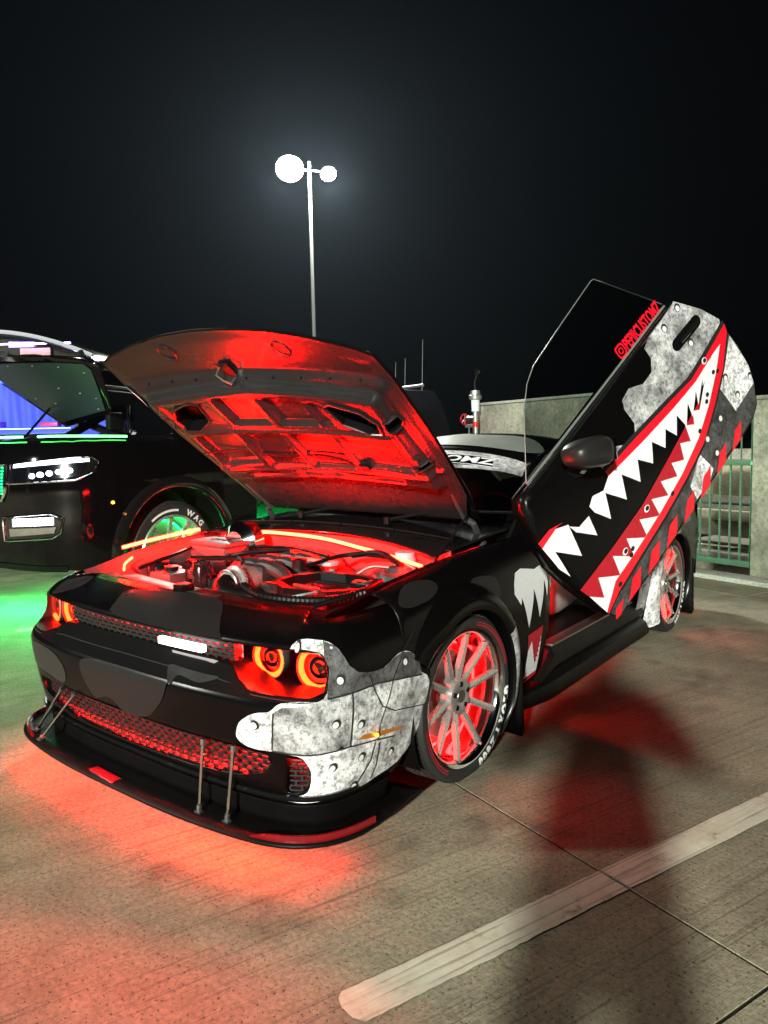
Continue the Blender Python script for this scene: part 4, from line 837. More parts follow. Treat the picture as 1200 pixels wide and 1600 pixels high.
# ---- greenhouse
ST = [(.52, .985, .055, .74, .22), (.95, 1.185, .06, .655, .17), (1.32, 1.345, .062, .575, .12), (1.60, 1.425, .068, .590, .06), (2.0, 1.450, .07, .595, .0), (2.45, 1.425, .068, .58, -.02), (2.78, 1.375, .066, .56, -.03), (3.10, 1.22, .062, .60, -.02), (3.38, 1.085, .055, .65, 0), (3.75, 1.065, .045, .70, 0), (4.05, 1.035, .04, .72, -.03)]
def gh(u, k):
    """u across -1..1, k station coordinate 0..10"""
    def T(j): return smooth_table([(i, s[j]) for i, s in enumerate(ST)], k)
    return (u * T(3), T(0) + T(4) * u * u, T(1) - T(2) * u * u - .03 * abs(u) ** 5)
def ghs(name, k0, k1, mt, thick=.006, u=1.0, off=0, parent=car, h=.11): return sheet(name, [(-u, k0), (u, k0), (u, k1), (-u, k1)], lambda a, b: tuple(Vector(gh(a, b)) + Vector((0, -off, off))), mt, parent, h, (), thick)
ws = ghs('windscreen', 0, 2, M['wind'], 0, .97); rf = ghs('roof', 2.0, 6, M['black']); ghs('rear_window', 6, 8, M['wind'], 0, .95); ghs('decklid', 8, 10, M['black'], .006)
sheet('camo_patch', smooth_loop([(-.62, 2.6), (-.3, 2.35), (.2, 2.3), (.8, 2.38), (.95, 2.9), (.6, 3.5), (.1, 3.3), (-.3, 3.7), (-.7, 3.5)], 4), lambda a, b: tuple(Vector(gh(a, b)) + Vector((0, 0, .0035))), M['camo_roof'], rf, .12)
wl_ = lambda o: (lambda a, b: tuple(Vector(gh(a, b)) + Vector((0, -o * .5, o))))
sheet('windscreen_banner', [(-.96, 1.53), (-.4, 1.40), (.4, 1.40), (.96, 1.53), (.96, 1.99), (-.96, 1.99)], wl_(.004), M['grunge_mid'], ws, .05)
sheet('banner_panel', [(-.85, 1.55), (-.4, 1.50), (.4, 1.50), (.70, 1.56), (.66, 1.82), (-.85, 1.82)], wl_(.0055), M['gloss'], ws, .06)
for k_ in (1.53, 1.84): sheet('banner_line', strip([(-.85 + 1.6 * i / 12, k_ + .03 * (abs(-.85 + 1.6 * i / 12)) ** 2) for i in range(13)], .018), wl_(.007), M['white'], ws, .1)
V, F = text_mesh('PEPIICUSTOMZ', 1.0, .03); wd = text_width(V); x0 = min(v[0] for v in V)
V = [(-.82 + (v[0] - x0) / wd * 1.52, 1.585 + v[1] * .28 + .10 * ((v[0] - x0) / wd - .5) ** 2) for v in V]
obj('banner_lettering', [wl_(.0075)(*v) for v in V], F, M['white'], ws, False)
o = rbox('inspection_sticker', (0, 0, 0), (.075, .002, .032), M['white'], ws, 0); p = Vector(gh(.66, .42)); sl = Matrix.Rotation(R(-38), 3, 'X') @ Matrix.Rotation(R(8), 3, 'Y')
o.matrix_local = Matrix.Translation(p + Vector((0, -.012, .012))) @ Matrix.Rotation(R(-30), 4, 'X'); V, F = text_mesh('1-22', .027, .0008); wd = text_width(V)
obj('sticker_print', [(v[0] - wd / 2, -.0018, v[1] - .009) for v in V], F, M['seam'], o, False)
for sg in (1, -1):
    tube('a_pillar', [Vector(gh(sg * 1.0, k / 6)) + Vector((0, .01, -.005)) for k in range(0, 13)], [.03] * 13, M['black'], car, 8)
    tube('roof_rail', [Vector(gh(sg * 1.0, k / 4)) for k in range(8, 25)], .028, M['black'], car, 8)
    cp = [gh(sg, 5.2), gh(sg, 6.0), gh(sg, 7.2), gh(sg, 8.0), (sg * .80, 3.35, 1.0), (sg * .85, 2.6, .965), (sg * .86, 2.28, .955)]
    obj('c_pillar', cp, [tuple(range(7)) if sg == 1 else tuple(reversed(range(7)))], M['black'], car, False)
    qd = [gh(sg, 8.0), gh(sg, 9), gh(sg, 10), (sg * .75, 4.05, 1.0), (sg * .79, 3.4, 1.005)]
    obj('rear_shoulder', qd, [tuple(range(5)) if sg == 1 else tuple(reversed(range(5)))], M['black'], car, False)
    fs = [gh(sg, 0), (sg * .80, .55, .925), (sg * .80, .92, .932), gh(sg, .8)]
    obj('scuttle_side', fs, [(0, 1, 2, 3) if sg == 1 else (3, 2, 1, 0)], M['black'], car, False)
obj('right_window', [(-.80, .95, .94), (-.86, 2.25, .955), gh(-1, 5.1), gh(-1, 3.5), gh(-1, 2.0)], [(0, 1, 2, 3, 4)], M['wind'], car, False)
# ---- cabin
sheet('cabin_floor', [(-.8, .45), (.80, .45), (.80, 2.4), (-.8, 2.4)], lambda x, y: (x, y, .30), M['carpet'], car, .2)
rbox('dashboard', (0, .98, .80), (1.46, .46, .26), M['plastic'], car, .08); rbox('kick_panel', (.76, .80, .55), (.05, .30, .50), M['plastic'], car, .02); rbox('bulkhead', (0, .56, .62), (1.5, .04, .62), M['carpet'], car, .01)
rbox('door_jamb', (.86, .885, .60), (.10, .03, .56), M['black'], car, .01); rbox('b_pillar', (.84, 2.27, .66), (.10, .04, .64), M['black'], car, .01)
for sx in (.40, -.40):
    se = rbox('seat', (sx * 1.08, 1.78, .50), (.54, .56, .26), M['seat'], car, .08, Matrix.Rotation(R(6), 3, 'X'), 4)
    rbox('seat_back', (sx * 1.08, 2.12, .82), (.50, .20, .64), M['seat'], se, .085, Matrix.Rotation(R(-16), 3, 'X'), 4); rbox('head_rest', (sx * 1.08, 2.22, 1.15), (.28, .10, .17), M['seat'], se, .04, Matrix.Rotation(R(-12), 3, 'X'), 3)
    for b_ in (-.20, .20): rbox('seat_bolster', (sx * 1.08 + b_, 1.76, .62), (.14, .50, .13), M['seat'], se, .05, Matrix.Rotation(R(6), 3, 'X'), 3)
swp = [Vector((.40 + .18 * math.cos(t), 1.26 + .06 * math.sin(t), .93 + .17 * math.sin(t))) for t in [i * math.pi / 12 for i in range(24)]]
tube('steering_wheel', swp, .016, M['plastic'], car, 8, True)
tube('cabin_led', [(-.6, .86, .66), (.1, .84, .66), (.72, .84, .66)], .006, M['led_cabin'], car, 6); tube('cabin_led', [(.80, .94, .38), (.80, .94, .60)], .006, M['led_cabin'], car, 6)
rbox('sill_plate', (.885, 1.6, .343), (.07, 1.25, .012), M['steel'], car, .004)
# ---- raised door
DT, DY, DZ = .717, -.099, -.42
DR = Matrix.Rotation(DZ, 3, 'Z') @ Matrix.Rotation(DY, 3, 'Y') @ Matrix.Rotation(DT, 3, 'X'); DP = Vector((.93, .66, .62)); DO = Vector((.249, -.073, .275))
def dloc(x, y, z): return tuple(DR @ (Vector((x, y, z)) - DP) + DP + DO)
def D_(o=0): return lambda y, z: dloc(.97 - .022 * ((z - .62) / .4) ** 2 - .012 * ((y - 1.4) / .8) ** 2 + o, y, z)
SKIN = [(.64, 1.00), (.60, .95), (.57, .858), (.549, .765), (.536, .662), (.55, .564), (.563, .481), (.592, .372), (.615, .28), (.652, .215), (.80, .209), (1.05, .209), (1.4, .218), (1.75, .216), (1.95, .215), (2.067, .221), (2.141, .255), (2.196, .354), (2.224, .459), (2.226, .586), (2.223, .739), (2.207, .774), (2.131, .898), (2.02, 1.035), (1.98, 1.04), (1.6, 1.03), (1.2, 1.015), (.9, 1.005)]
door = sheet('door', SKIN, D_(), M['black'], car, .04, (), .10)
for nm, L, mk_, o_ in (('metal_wrap', D_GRUNGE_UP, 'grunge_mid', .0022), ('metal_wrap', D_GRUNGE_FRAG, 'grunge', .0022), ('metal_wrap', D_GRUNGE_LOW, 'grunge_black', .0022), ('metal_plate', D_PLATE_A, 'grunge', .0036), ('metal_plate', D_PLATE_B, 'grunge', .0036),
        ('mouth_tongue', D_TONGUE, 'deepred', .0036), ('lower_teeth', D_TEETH_LOW, 'white', .0050), ('upper_teeth', D_TEETH_UP_A, 'white', .0050), ('upper_teeth', D_TEETH_UP_B, 'white', .0050), ('upper_teeth', D_TEETH_UP_C, 'white', .0050),
        ('mouth_stripe', D_STRIPE_UP, 'red', .0064), ('mouth_stripe', D_STRIPE_LOW, 'red', .0064), ('mouth_stripe', D_STRIPE_FRONT, 'red', .0064)):
    decal(nm, L, D_(o_), M[mk_], door, .04)
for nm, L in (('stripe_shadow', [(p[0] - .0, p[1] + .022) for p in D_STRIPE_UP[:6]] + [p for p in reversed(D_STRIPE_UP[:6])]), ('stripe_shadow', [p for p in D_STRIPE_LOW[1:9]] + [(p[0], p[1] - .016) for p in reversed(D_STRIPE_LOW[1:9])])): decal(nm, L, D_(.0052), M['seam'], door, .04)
for k in range(8):
    y = .69 + k * .1755; decal('red_slash', [(y + .045, .292), (y - .035, .290), (y - .125, .219), (y - .02, .219)] if k else [(.73, .262), (.66, .262), (.63, .222), (.67, .214)], D_(.0064), M['red'], door, .04)
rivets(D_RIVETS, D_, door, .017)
for i, c in enumerate(D_HOLES):
    if i in (0, 7, 8, 1): decal('bullet_hole_rim', ellipse(c, .021, .016), D_(.0068), M['rivet'], door, .03)
    decal('bullet_hole', ellipse((c[0] + .003, c[1]), .014, .011), D_(.0080), M['seam'], door, .03)
a, b = D_HANDLE; hl_ = []
for k in range(13): t = math.pi / 2 + math.pi * k / 12; hl_.append((a[0] + .036 * math.cos(t), a[1] + .030 * math.sin(t)))
for k in range(13): t = -math.pi / 2 + math.pi * k / 12; hl_.append((b[0] + .036 * math.cos(t), b[1] + .030 * math.sin(t)))
dh = decal('door_handle', hl_, D_(.006), M['plastic'], door, .03)
tube('handle_bar', [D_(.02)(a[0] + .01, a[1] + .002), D_(.026)((a[0] + b[0]) / 2, a[1]), D_(.02)(b[0] - .01, b[1] + .002)], .012, M['gloss'], dh, 8)
GL = [(.70, 1.02), (.863, 1.175), (.937, 1.244), (1.043, 1.313), (1.132, 1.345), (1.391, 1.375), (1.70, 1.405), (1.72, 1.40), (1.952, 1.065), (1.95, 1.03), (1.3, 1.01), (.8, 1.0)]
gl = sheet('door_window', GL, D_(-.02), M['glass'], door, .08)
tube('window_edge', [D_(-.02)(*p) for p in GL[:8] + GL[8:9]], .0022, M['edge'], gl, 6)
tube('belt_trim', [D_(.002)(.66 + .133 * k, 1.004 + .0034 * k) for k in range(11)], [.006] + [.010] * 9 + [.005], M['gloss'], door, 6)
tube('belt_seal', [D_(-.012)(.70 + .125 * k, 1.022 + .003 * k) for k in range(11)], .006, M['edge'], door, 6)
V, F = text_mesh('PEPIICUSTOMZ', 1.0, .035); wd = text_width(V); x0 = min(v[0] for v in V)
obj('window_lettering', [D_(-.0165)(1.60 + (v[0] - x0) / wd * .33, 1.048 + v[1] * .085) for v in V], F, M['red'], gl, False)
ic = lambda w, r_: [(1.562 + w * (math.copysign(abs(math.cos(t)) ** .5, math.cos(t))), 1.078 + w * (math.copysign(abs(math.sin(t)) ** .5, math.sin(t)))) for t in [i * math.pi / 14 for i in range(28)]]
sheet('window_icon', ic(.033, 0), D_(-.0165), M['red'], gl, .02, [ic(.024, 0)]); sheet('window_icon', ellipse((1.562, 1.078), .017), D_(-.0165), M['red'], gl, .02, [ellipse((1.562, 1.078), .010)])
# mirror
mc = Vector(dloc(1.07, .945, .965)); bm = bmesh.new(); bmesh.ops.create_uvsphere(bm, u_segments=28, v_segments=18, radius=1)
for v in bm.verts:
    x, y, z = v.co; s_ = lambda q, e: math.copysign(abs(q) ** e, q)
    v.co = Vector((s_(x, .8) * .085, s_(y, .7) * .118, s_(z, .65) * .066 * (1 + .22 * y)))
bmesh.ops.transform(bm, matrix=Matrix.Translation(mc) @ (DR @ Matrix.Rotation(R(-33), 3, 'X')).to_4x4(), verts=bm.verts); mi = bm_obj('side_mirror', bm, M['camo'], door)
rbox('mirror_glass', mc + DR @ Matrix.Rotation(R(-33), 3, 'X') @ Vector((0, .116, .0)), (.11, .006, .10), M['chrome'], mi, .002, DR @ Matrix.Rotation(R(-33), 3, 'X')); tube('mirror_arm', [dloc(.955, .93, .90), dloc(1.0, .935, .915), tuple(mc)], [.05, .04, .03], M['gloss'], mi, 10)
# door inner card and hinge
obj('door_card', [dloc(.865, y, z) for y, z in SKIN], [tuple(reversed(range(len(SKIN))))], M['plastic'], door, False)
tube('door_hinge_arm', [(.80, .97, .78), dloc(.86, .78, .78), dloc(.88, .95, .78)], .018, M['plastic'], door, 8)
# ---- wheels
def make_wheel(y, sg, name, text=True, steer=0):
    w = lathe(name, [(-.20, .255), (-.19, .268), (-.06, .262), (-.03, .262), (.0, .268), (.012, .279), (.016, .288), (.008, .293), (-.004, .290), (-.004, .30)], M['chrome'], car, 72)
    def put(o): o.parent = w; return o
    put(lathe('tyre', [(-.20, .284), (-.215, .30), (-.215, .325), (-.20, .340), (-.16, RT), (-.02, RT), (.006, .341), (.020, .330), (.024, .312), (.020, .297), (.008, .289), (-.01, .285)], M['rubber'], None, 96))
    V, F = [], []   # tread grooves as raised blocks
    for k in range(84):
        t0 = 2 * math.pi * k / 84; t1 = t0 + 2 * math.pi / 84 * .72
        for x0, x1, sk in ((-.195, -.145, .02), (-.135, -.095, -.01), (-.085, -.045, .01), (-.035, .002, -.02)):
            b = len(V)
            for r_ in (RT - .004, RT + .0035):
                V.extend([(x0, r_ * math.cos(t0), r_ * math.sin(t0)), (x1, r_ * math.cos(t0 + sk), r_ * math.sin(t0 + sk)), (x1, r_ * math.cos(t1 + sk), r_ * math.sin(t1 + sk)), (x0, r_ * math.cos(t1), r_ * math.sin(t1))])
            F.extend([(b+4, b+5, b+6, b+7), (b, b+4, b+7, b+3), (b+1, b+2, b+6, b+5), (b, b+1, b+5, b+4), (b+2, b+3, b+7, b+6)])
    tr = put(obj('tread', V, F, M['rubber'], None, False)); tr['kind'] = 'stuff'
    put(lathe('hub', [(-.09, 0), (-.09, .075), (-.035, .078), (-.02, .074), (-.016, .05), (-.022, .035), (-.020, 0)], M['alu'], None, 40))
    for k in range(5):
        t = 2 * math.pi * k / 5 + .3; put(lathe('lug_hole', [(-.0155, .0), (-.0155, .010), (-.019, .012)], M['plastic'], None, 14, 'x', (0.001, .052 * math.cos(t), .052 * math.sin(t))))
    put(lathe('hub_emblem', [(-.017, .0), (-.0165, .026), (-.019, .027)], M['steel'], None, 24, 'x', (0, 0, 0)))
    V = []; prof = [(.06, -.040, .019, .030), (.12, -.028, .0155, .026), (.19, -.017, .0135, .022), (.262, -.006, .015, .02)]
    for r_, x, hw, dp in prof: V += [(x, r_, -hw), (x + .006, r_, 0), (x, r_, hw), (x - dp, r_, hw * .8), (x - dp, r_, -hw * .8)]
    F = [(i*5 + j, i*5 + (j+1) % 5, i*5 + 5 + (j+1) % 5, i*5 + 5 + j) for i in range(3) for j in range(5)] + [(15, 16, 17, 18, 19)]
    sp_ = obj('spoke', V, F, M['alu'], w, True, 20); me = sp_.data
    for k in range(10):
        if k: s2 = sp_.copy(); COL.objects.link(s2); s2.parent = w
        else: s2 = sp_
        s2.rotation_euler = (2 * math.pi * k / 10 + .16, 0, 0)
        t = 2 * math.pi * k / 10 + .16; put(lathe('rim_bolt', [(.004, 0), (.003, .006), (-.01, .007)], M['steel'], None, 8, 'x', (0, .268 * math.cos(t), .268 * math.sin(t))))
    put(lathe('brake_disc', [(-.13, .05), (-.105, .06), (-.105, .185), (-.125, .19), (-.13, .05)], M['steel'], None, 48)); ca = put(rbox('brake_caliper', (-.115, .14, .10), (.07, .10, .14), M['red'], None, .02, Matrix.Rotation(R(-35), 3, 'X')))
    put(lathe('wheel_dish', [(-.17, .05), (-.175, .262)], mat('drum dust shield', (.35, .35, .35), .5), None, 48))
    rg = [(-.150, .235 * math.cos(i * math.pi / 30), .235 * math.sin(i * math.pi / 30)) for i in range(60)]
    put(tube('ring_led', rg, .006, M['wheelglow'], None, 6, True))
    if text:
        cur = 5.0
        for ch in 'GLORYZ600':
            V, F = text_mesh(ch, .044, .0034); wd = text_width(V); x0 = min(v[0] for v in V); sc = 1.2; ww = wd * sc
            mid = R(cur) + ww / 2 / .313; pts = []
            for v in V:
                f = mid + ((v[0] - x0) * sc - ww / 2) / .313; rr = .297 + v[1] * 1.0; xx = .0245 + .0012 - abs(rr - .312) * .35
                pts.append((xx + .001, rr * math.cos(f), -rr * math.sin(f)))
            put(obj('tyre_letter', pts, F, M['white'], None, False)); cur += math.degrees((ww + .006) / .313)
        for f0, f1 in ((-78, -14), (122, 172)):
            V, F = [], []; n = 26
            for k in range(n + 1):
                f = R(f0 + (f1 - f0) * k / n)
                for rr in (.302, .318): V.append((.0255 - abs(rr - .312) * .3, rr * math.cos(f), -rr * math.sin(f)))
            for k in range(n): F.append((2*k, 2*k + 1, 2*k + 3, 2*k + 2))
            put(obj('tyre_stripe', V, F, M['deepred'], None, False))
    w.rotation_euler = (0, 0, (0 if sg == 1 else math.pi) - steer); w.location = (sg * .955, y, RT + .002)
    return w
ROLL_CAR, LIFT = .017, .016
wheels = [make_wheel(YF, 1, 'front_wheel', True, .035), make_wheel(YR, 1, 'rear_wheel', True), make_wheel(YF, -1, 'front_wheel', False), make_wheel(YR, -1, 'rear_wheel', False)]
# the body leans a little on its springs; the wheels stay flat on the deck
car.rotation_euler = (0, ROLL_CAR, 0); car.location = (0, 0, LIFT)
inv = (Matrix.Translation((0, 0, LIFT)) @ Matrix.Rotation(ROLL_CAR, 4, 'Y')).inverted()
for w in wheels: w.matrix_parent_inverse = inv
# small bag hanging in the open door gap
hb = thing('air_freshener', 'small white bag hanging on a cord in the open door gap', 'air freshener', (.90, .98, .70))
rbox('bag', (0, 0, -.02), (.012, .055, .065), M['white'], hb, .006); tube('cord', [(0, -.02, .012), (0, 0, .06), (0, .02, .012)], .0025, M['white'], hb, 5)

# ------------------------------------------------------------------ black SUV on the left
suv = thing('black_suv', 'black SUV with hood up, white headlights and green lit wheel', 'car', (-4.2, 2.8, 0))
si = Matrix.Translation((4.2, -2.8, 0))
def su(o, p=None): o.parent = p or suv; o.matrix_parent_inverse = (Matrix.Identity(4) if p else si); return o
_SP = [(-2.98, 3.2), (-2.98, 2.6), (-2.98, 1.9), (-2.99, 1.3), (-3.02, .98), (-3.12, .74), (-3.32, .58), (-3.62, .50), (-4.0, .46), (-4.4, .45), (-4.9, .46)]
_SL = _catmull(_SP, 10); _SS = [0.0]
for _a, _b in zip(_SL, _SL[1:]): _SS.append(_SS[-1] + math.dist(_a, _b))
def s_plan(s):
    s = min(max(s, 0), _SS[-1] - 1e-6)
    for i in range(len(_SS) - 1):
        if _SS[i + 1] >= s: break
    u = (s - _SS[i]) / (_SS[i+1] - _SS[i]); a, b = _SL[i], _SL[i+1]; dx, dy = b[0] - a[0], b[1] - a[1]; l = math.hypot(dx, dy)
    return a[0] + dx * u, a[1] + dy * u, dy / l, -dx / l
S_IN = [(.4, .05), (.55, .02), (.75, .0), (.95, .005), (1.1, .0), (1.25, .015), (1.36, .04), (1.45, .09), (1.50, .16), (1.53, .26)]
def suv_pt(s, z, off=0):
    x, y, nx, ny = s_plan(s); i = smooth_table(S_IN, z) - off; return (x + nx * i, y + ny * i, z)
def s_of(y=None, x=None):
    best = min(range(len(_SL)), key=lambda i: abs(_SL[i][1] - y) if x is None else abs(_SL[i][0] - x) + (0 if _SL[i][1] < .8 else 9)); return _SS[best]
sW = s_of(y=1.62); smax = _SS[-1]
def s_arch(r_, a0, a1, n=26): return [(sW - r_ * math.cos(R(a0 + (a1 - a0) * k / n)), .50 + r_ * math.sin(R(a0 + (a1 - a0) * k / n))) for k in range(n + 1)]
sbody = sheet('body', [(0, 1.53), (0, .5), (sW - .62, .45)] + [(a, b) for a, b in s_arch(.58, 0, 180)] + [(sW + .60, .42), (smax, .42), (smax, 1.53)], suv_pt, M['suv'], None, .09, (), 0, True); su(sbody)
V, F = [], []
for i in range(31):
    a = R(-8 + 196 * i / 30)
    for r_, o_ in ((.66, .002), (.645, .03), (.60, .045), (.57, .04), (.565, .0)): V.append(suv_pt(sW - r_ * math.cos(a), max(.42, .50 + r_ * math.sin(a)), o_))
for i in range(30):
    for j in range(4): F.append((i*5 + j, i*5 + j + 1, i*5 + 6 + j, i*5 + 5 + j))
su(obj('wheel_arch_trim', V, F, M['gloss'], None))
V, F = [], []
for i in range(31):
    a = R(-8 + 196 * i / 30)
    for x in (-3.0, -3.4): V.append((x, 1.62 + .58 * math.cos(a), .50 + .58 * math.sin(a)))
for i in range(30): F.append((2*i, 2*i + 1, 2*i + 3, 2*i + 2))
su(obj('wheel_well', V, F, M['plastic'], None)); su(rbox('underbody', (-4.1, 2.6, .75), (1.3, 4.0, .5), M['plastic'], None, .05))
su(rbox('bay_tray', (-4.1, 1.5, 1.30), (1.75, 1.7, .1), M['plastic'], None, .05))
# lamps of the suv; the corner curve carries them
sA, sB = s_of(y=.93), s_of(x=-3.70); sL = s_of(x=-3.16)
def sdec(name, L, o_, mt, p=None, h=.06): return su(sheet(name, L, lambda s, z: suv_pt(s, z, o_), mt, None, h, (), 0, True), p)
hl0 = sdec('headlight', [(sA, 1.31), (sA + .06, 1.22), (sA + .2, 1.165), (sB, 1.14), (sB, 1.30), (sA + .2, 1.355), (sA + .05, 1.355)], .004, M['gloss'])
def srim(name, L, r_, mt, p): return su(tube(name, [suv_pt(s, z, .008) for s, z in resample(L, .05)], r_, mt, None, 6, True), p)
srim('headlight_trim', [(sA, 1.31), (sA + .06, 1.22), (sA + .2, 1.165), (sB, 1.14), (sB, 1.30), (sA + .2, 1.355), (sA + .05, 1.355)], .008, M['chrome'], hl0)
sdec('daytime_light', [(sA + .08, 1.343), (sA + .08, 1.318), (sB - .06, 1.275), (sB - .06, 1.303)], .012, M['suvlight'], hl0)
sdec('lamp_reflector', [(sA + .10, 1.30), (sA + .16, 1.20), (sB - .05, 1.155), (sB - .05, 1.265), (sA + .2, 1.305)], .007, M['chrome'], hl0)
for k in range(5): sdec('led_module', ellipse((sA + .24 + .082 * k, 1.248 - .010 * k), .027 + .004 * (k % 2), .022, 10), .012, M['suvlight'], hl0)
sC = s_of(x=-3.18); fl0 = sdec('fog_light', [(sC, .86), (sC + .03, .74), (sC + .1, .70), (sB + .1, .66), (sB + .1, .86), (sC + .1, .90)], .004, M['gloss'])
srim('fog_light_trim', [(sC, .86), (sC + .03, .74), (sC + .1, .70), (sB + .1, .66), (sB + .1, .86), (sC + .1, .90)], .010, M['chrome'], fl0)
nb = 9; w_ = (sB - .02 - sC - .08) / nb
for k in range(nb): sdec('fog_light_cell', [(sC + .08 + w_ * k, .872 - .0025 * k), (sC + .08 + w_ * k, .808 - .0025 * k), (sC + .08 + w_ * (k + .8), .806 - .0025 * k), (sC + .08 + w_ * (k + .8), .870 - .0025 * k)], .012, M['suvlight'], fl0)
sdec('fog_reflector', [(sC + .06, .79), (sC + .08, .74), (sB + .02, .70), (sB + .02, .765)], .010, M['chrome'], fl0)
# grille surround and honeycomb of green light
sG = s_of(x=-3.74)
gr0 = sdec('grille', [(sG, 1.30), (sG, 1.10), (sG + .06, 1.0), (smax, .98), (smax, 1.32)], .006, M['plastic']); srim('grille_trim', [(sG, 1.30), (sG, 1.10), (sG + .06, 1.0), (smax, .98), (smax, 1.32)], .014, M['chrome'], gr0)
for i in range(7):
    for j in range(9): sdec('grille_cell', ellipse((sG + .05 + i * .055, 1.06 + j * .027 + (i % 2) * .013), .019, .008, 6), .012, M['green'], gr0, .1)
if False: su(tube('bumper_trim', [suv_pt(sG - .04 + .02 * k, .98 - .05 * k, .012) for k in range(0, 10)], .018, M['silver'], sbody) if False else tube('bumper_trim', [suv_pt(sG - .02 + .004 * k, 1.0 - .055 * k, .014) for k in range(0, 10)], .02, M['silver'], None))
su(obj('lower_valance', [suv_pt(sC + .05 * k, z, .01) for k in range(24) for z in (.41, .46)], [(2*k, 2*k + 2, 2*k + 3, 2*k + 1) for k in range(23)], M['plastic'], None))
mkp = suv_pt(s_of(y=1.02), .97, .012); su(lathe('marker_led', [(-.01, 0), (-.006, .012), (.006, .012), (.01, 0)], M['amber'], None, 10, 'x', mkp))
# suv wheel with green ring light
def suv_wheel(x, y):
    c = (x, y, .472); RR = .47
    w = su(lathe('wheel', [(-.26, .31), (-.25, .325), (-.05, .31), (.0, .318), (.012, .335), (.0, .345)], M['alu'], None, 56, 'x', c)); V, F = [], []
    su(lathe('tyre', [(-.26, .34), (-.285, .36), (-.285, .43), (-.25, .465), (-.03, .465), (.005, .43), (.012, .38), (.0, .335)], M['rubber'], None, 64, 'x', c), w)
    su(tube('ring_led', [(x - .20, y + .28 * math.cos(i * math.pi / 20), .472 + .28 * math.sin(i * math.pi / 20)) for i in range(40)], .01, M['green'], None, 6, True), w)
    su(lathe('hub', [(-.10, 0), (-.1, .07), (-.03, .07), (-.02, 0)], M['alu'], None, 24, 'x', c), w); su(lathe('wheel_dish', [(-.23, .05), (-.24, .32)], mat('dust shield', (.4, .4, .4), .5), None, 32, 'x', c), w)
    for k in range(9):
        t = 2 * math.pi * k / 9 + .2; d = Vector((0, math.cos(t), math.sin(t))); e = Vector((0, -math.sin(t), math.cos(t))); V = []
        for r_, xx, hw in ((.05, -.06, .022), (.20, -.035, .018), (.325, -.01, .024)): q = Vector(c) + d * r_; V += [q + e * hw + Vector((xx, 0, 0)), q - e * hw + Vector((xx, 0, 0)), q - e * hw * .8 + Vector((xx - .035, 0, 0)), q + e * hw * .8 + Vector((xx - .035, 0, 0))]
        su(obj('spoke', V, [(i*4 + j, i*4 + (j+1) % 4, i*4 + 4 + (j+1) % 4, i*4 + 4 + j) for i in range(2) for j in range(4)], M['alu'], None, False), w)
    cur = -68
    for ch in 'WAG':
        V, F = text_mesh(ch, .075, .003); x0 = min(v[0] for v in V); wd = text_width(V); pts = []
        for v in V: f = R(cur) + (v[0] - x0) / .385; rr = .358 + v[1]; pts.append((x + .0155, y + rr * math.cos(f), .472 - rr * math.sin(f)))
        su(obj('tyre_letter', pts, F, M['white'], None, False), w); cur += math.degrees((wd + .012) / .385)
    V, F = [], []
    for k in range(21):
        f = R(-128 + 46 * k / 20)
        for rr in (.372, .392): V.append((x + .0155, y + rr * math.cos(f), .472 - rr * math.sin(f)))
    for k in range(20): F.append((2*k, 2*k + 1, 2*k + 3, 2*k + 2))
    su(obj('tyre_stripe', V, F, M['white'], None, False), w)
suv_wheel(-3.03, 1.62); suv_wheel(-3.03, 4.65)
# green strips along the open bay edge
su(tube('bay_led', [(-3.17, 1.28, 1.522), (-3.20, 1.0, 1.525), (-3.27, .82, 1.528), (-3.42, .72, 1.53), (-3.55, .69, 1.53)], .009, M['greenstrip'], None, 6)); su(tube('bay_led', [(-3.75, .66, 1.532), (-4.0, .64, 1.535), (-4.5, .63, 1.535)], .009, M['greenstrip'], None, 6))
su(tube('underglow_led', [(-3.2, 1.05, .40), (-3.4, .86, .40), (-3.8, .74, .40), (-4.6, .70, .40)], .012, M['greenunder'], None, 6)); su(tube('underglow_led', [(-3.1, 2.3, .42), (-3.1, 4.0, .42)], .012, M['greenunder'], None, 6))
# cabin: sides, roof, windscreen, open hood
su(sheet('side_panel', [(0, .45), (.0, 1.53), (2.9, 1.53), (2.9, .45), (2.0, .45), (1.95, .7), (1.75, .98), (1.4, 1.06), (1.05, .98), (.85, .7), (.8, .45)], lambda t, z: (-2.98 - .0 * t - smooth_table(S_IN, z), 3.2 + t, z), M['suv'], None, .15))
A = [(-3.10, 1.75, 1.55), (-4.95, 1.75, 1.55), (-4.75, 2.55, 2.02), (-3.32, 2.55, 2.02)]
wsc = su(obj('windscreen', A, [(0, 1, 2, 3)], glass('clear windscreen', (.75, .8, .85)), None, False))
for p_, q_ in ((A[0], A[3]), (A[1], A[2])): su(tube('a_pillar', [p_, q_], .045, M['suv'], None, 8))
V = [(-3.30, 2.5, 2.0), (-4.77, 2.5, 2.0), (-3.28, 3.5, 2.08), (-4.8, 3.5, 2.08), (-3.30, 5.6, 2.06), (-4.78, 5.6, 2.06), (-3.42, 2.62, 2.05), (-4.65, 2.62, 2.05), (-3.42, 3.5, 2.13), (-4.66, 3.5, 2.13), (-3.42, 5.6, 2.10), (-4.66, 5.6, 2.10)]
su(obj('roof', V, [(0, 1, 7, 6), (0, 6, 8, 2), (2, 8, 10, 4), (1, 3, 9, 7), (3, 5, 11, 9), (6, 7, 9, 8), (8, 9, 11, 10), (4, 10, 11, 5), (0, 2, 3, 1), (2, 4, 5, 3)], M['suv'], None, True, 60)); su(rbox('sunroof_trim', (-4.05, 2.85, 2.09), (1.1, .22, .02), M['silver'], None, .008))
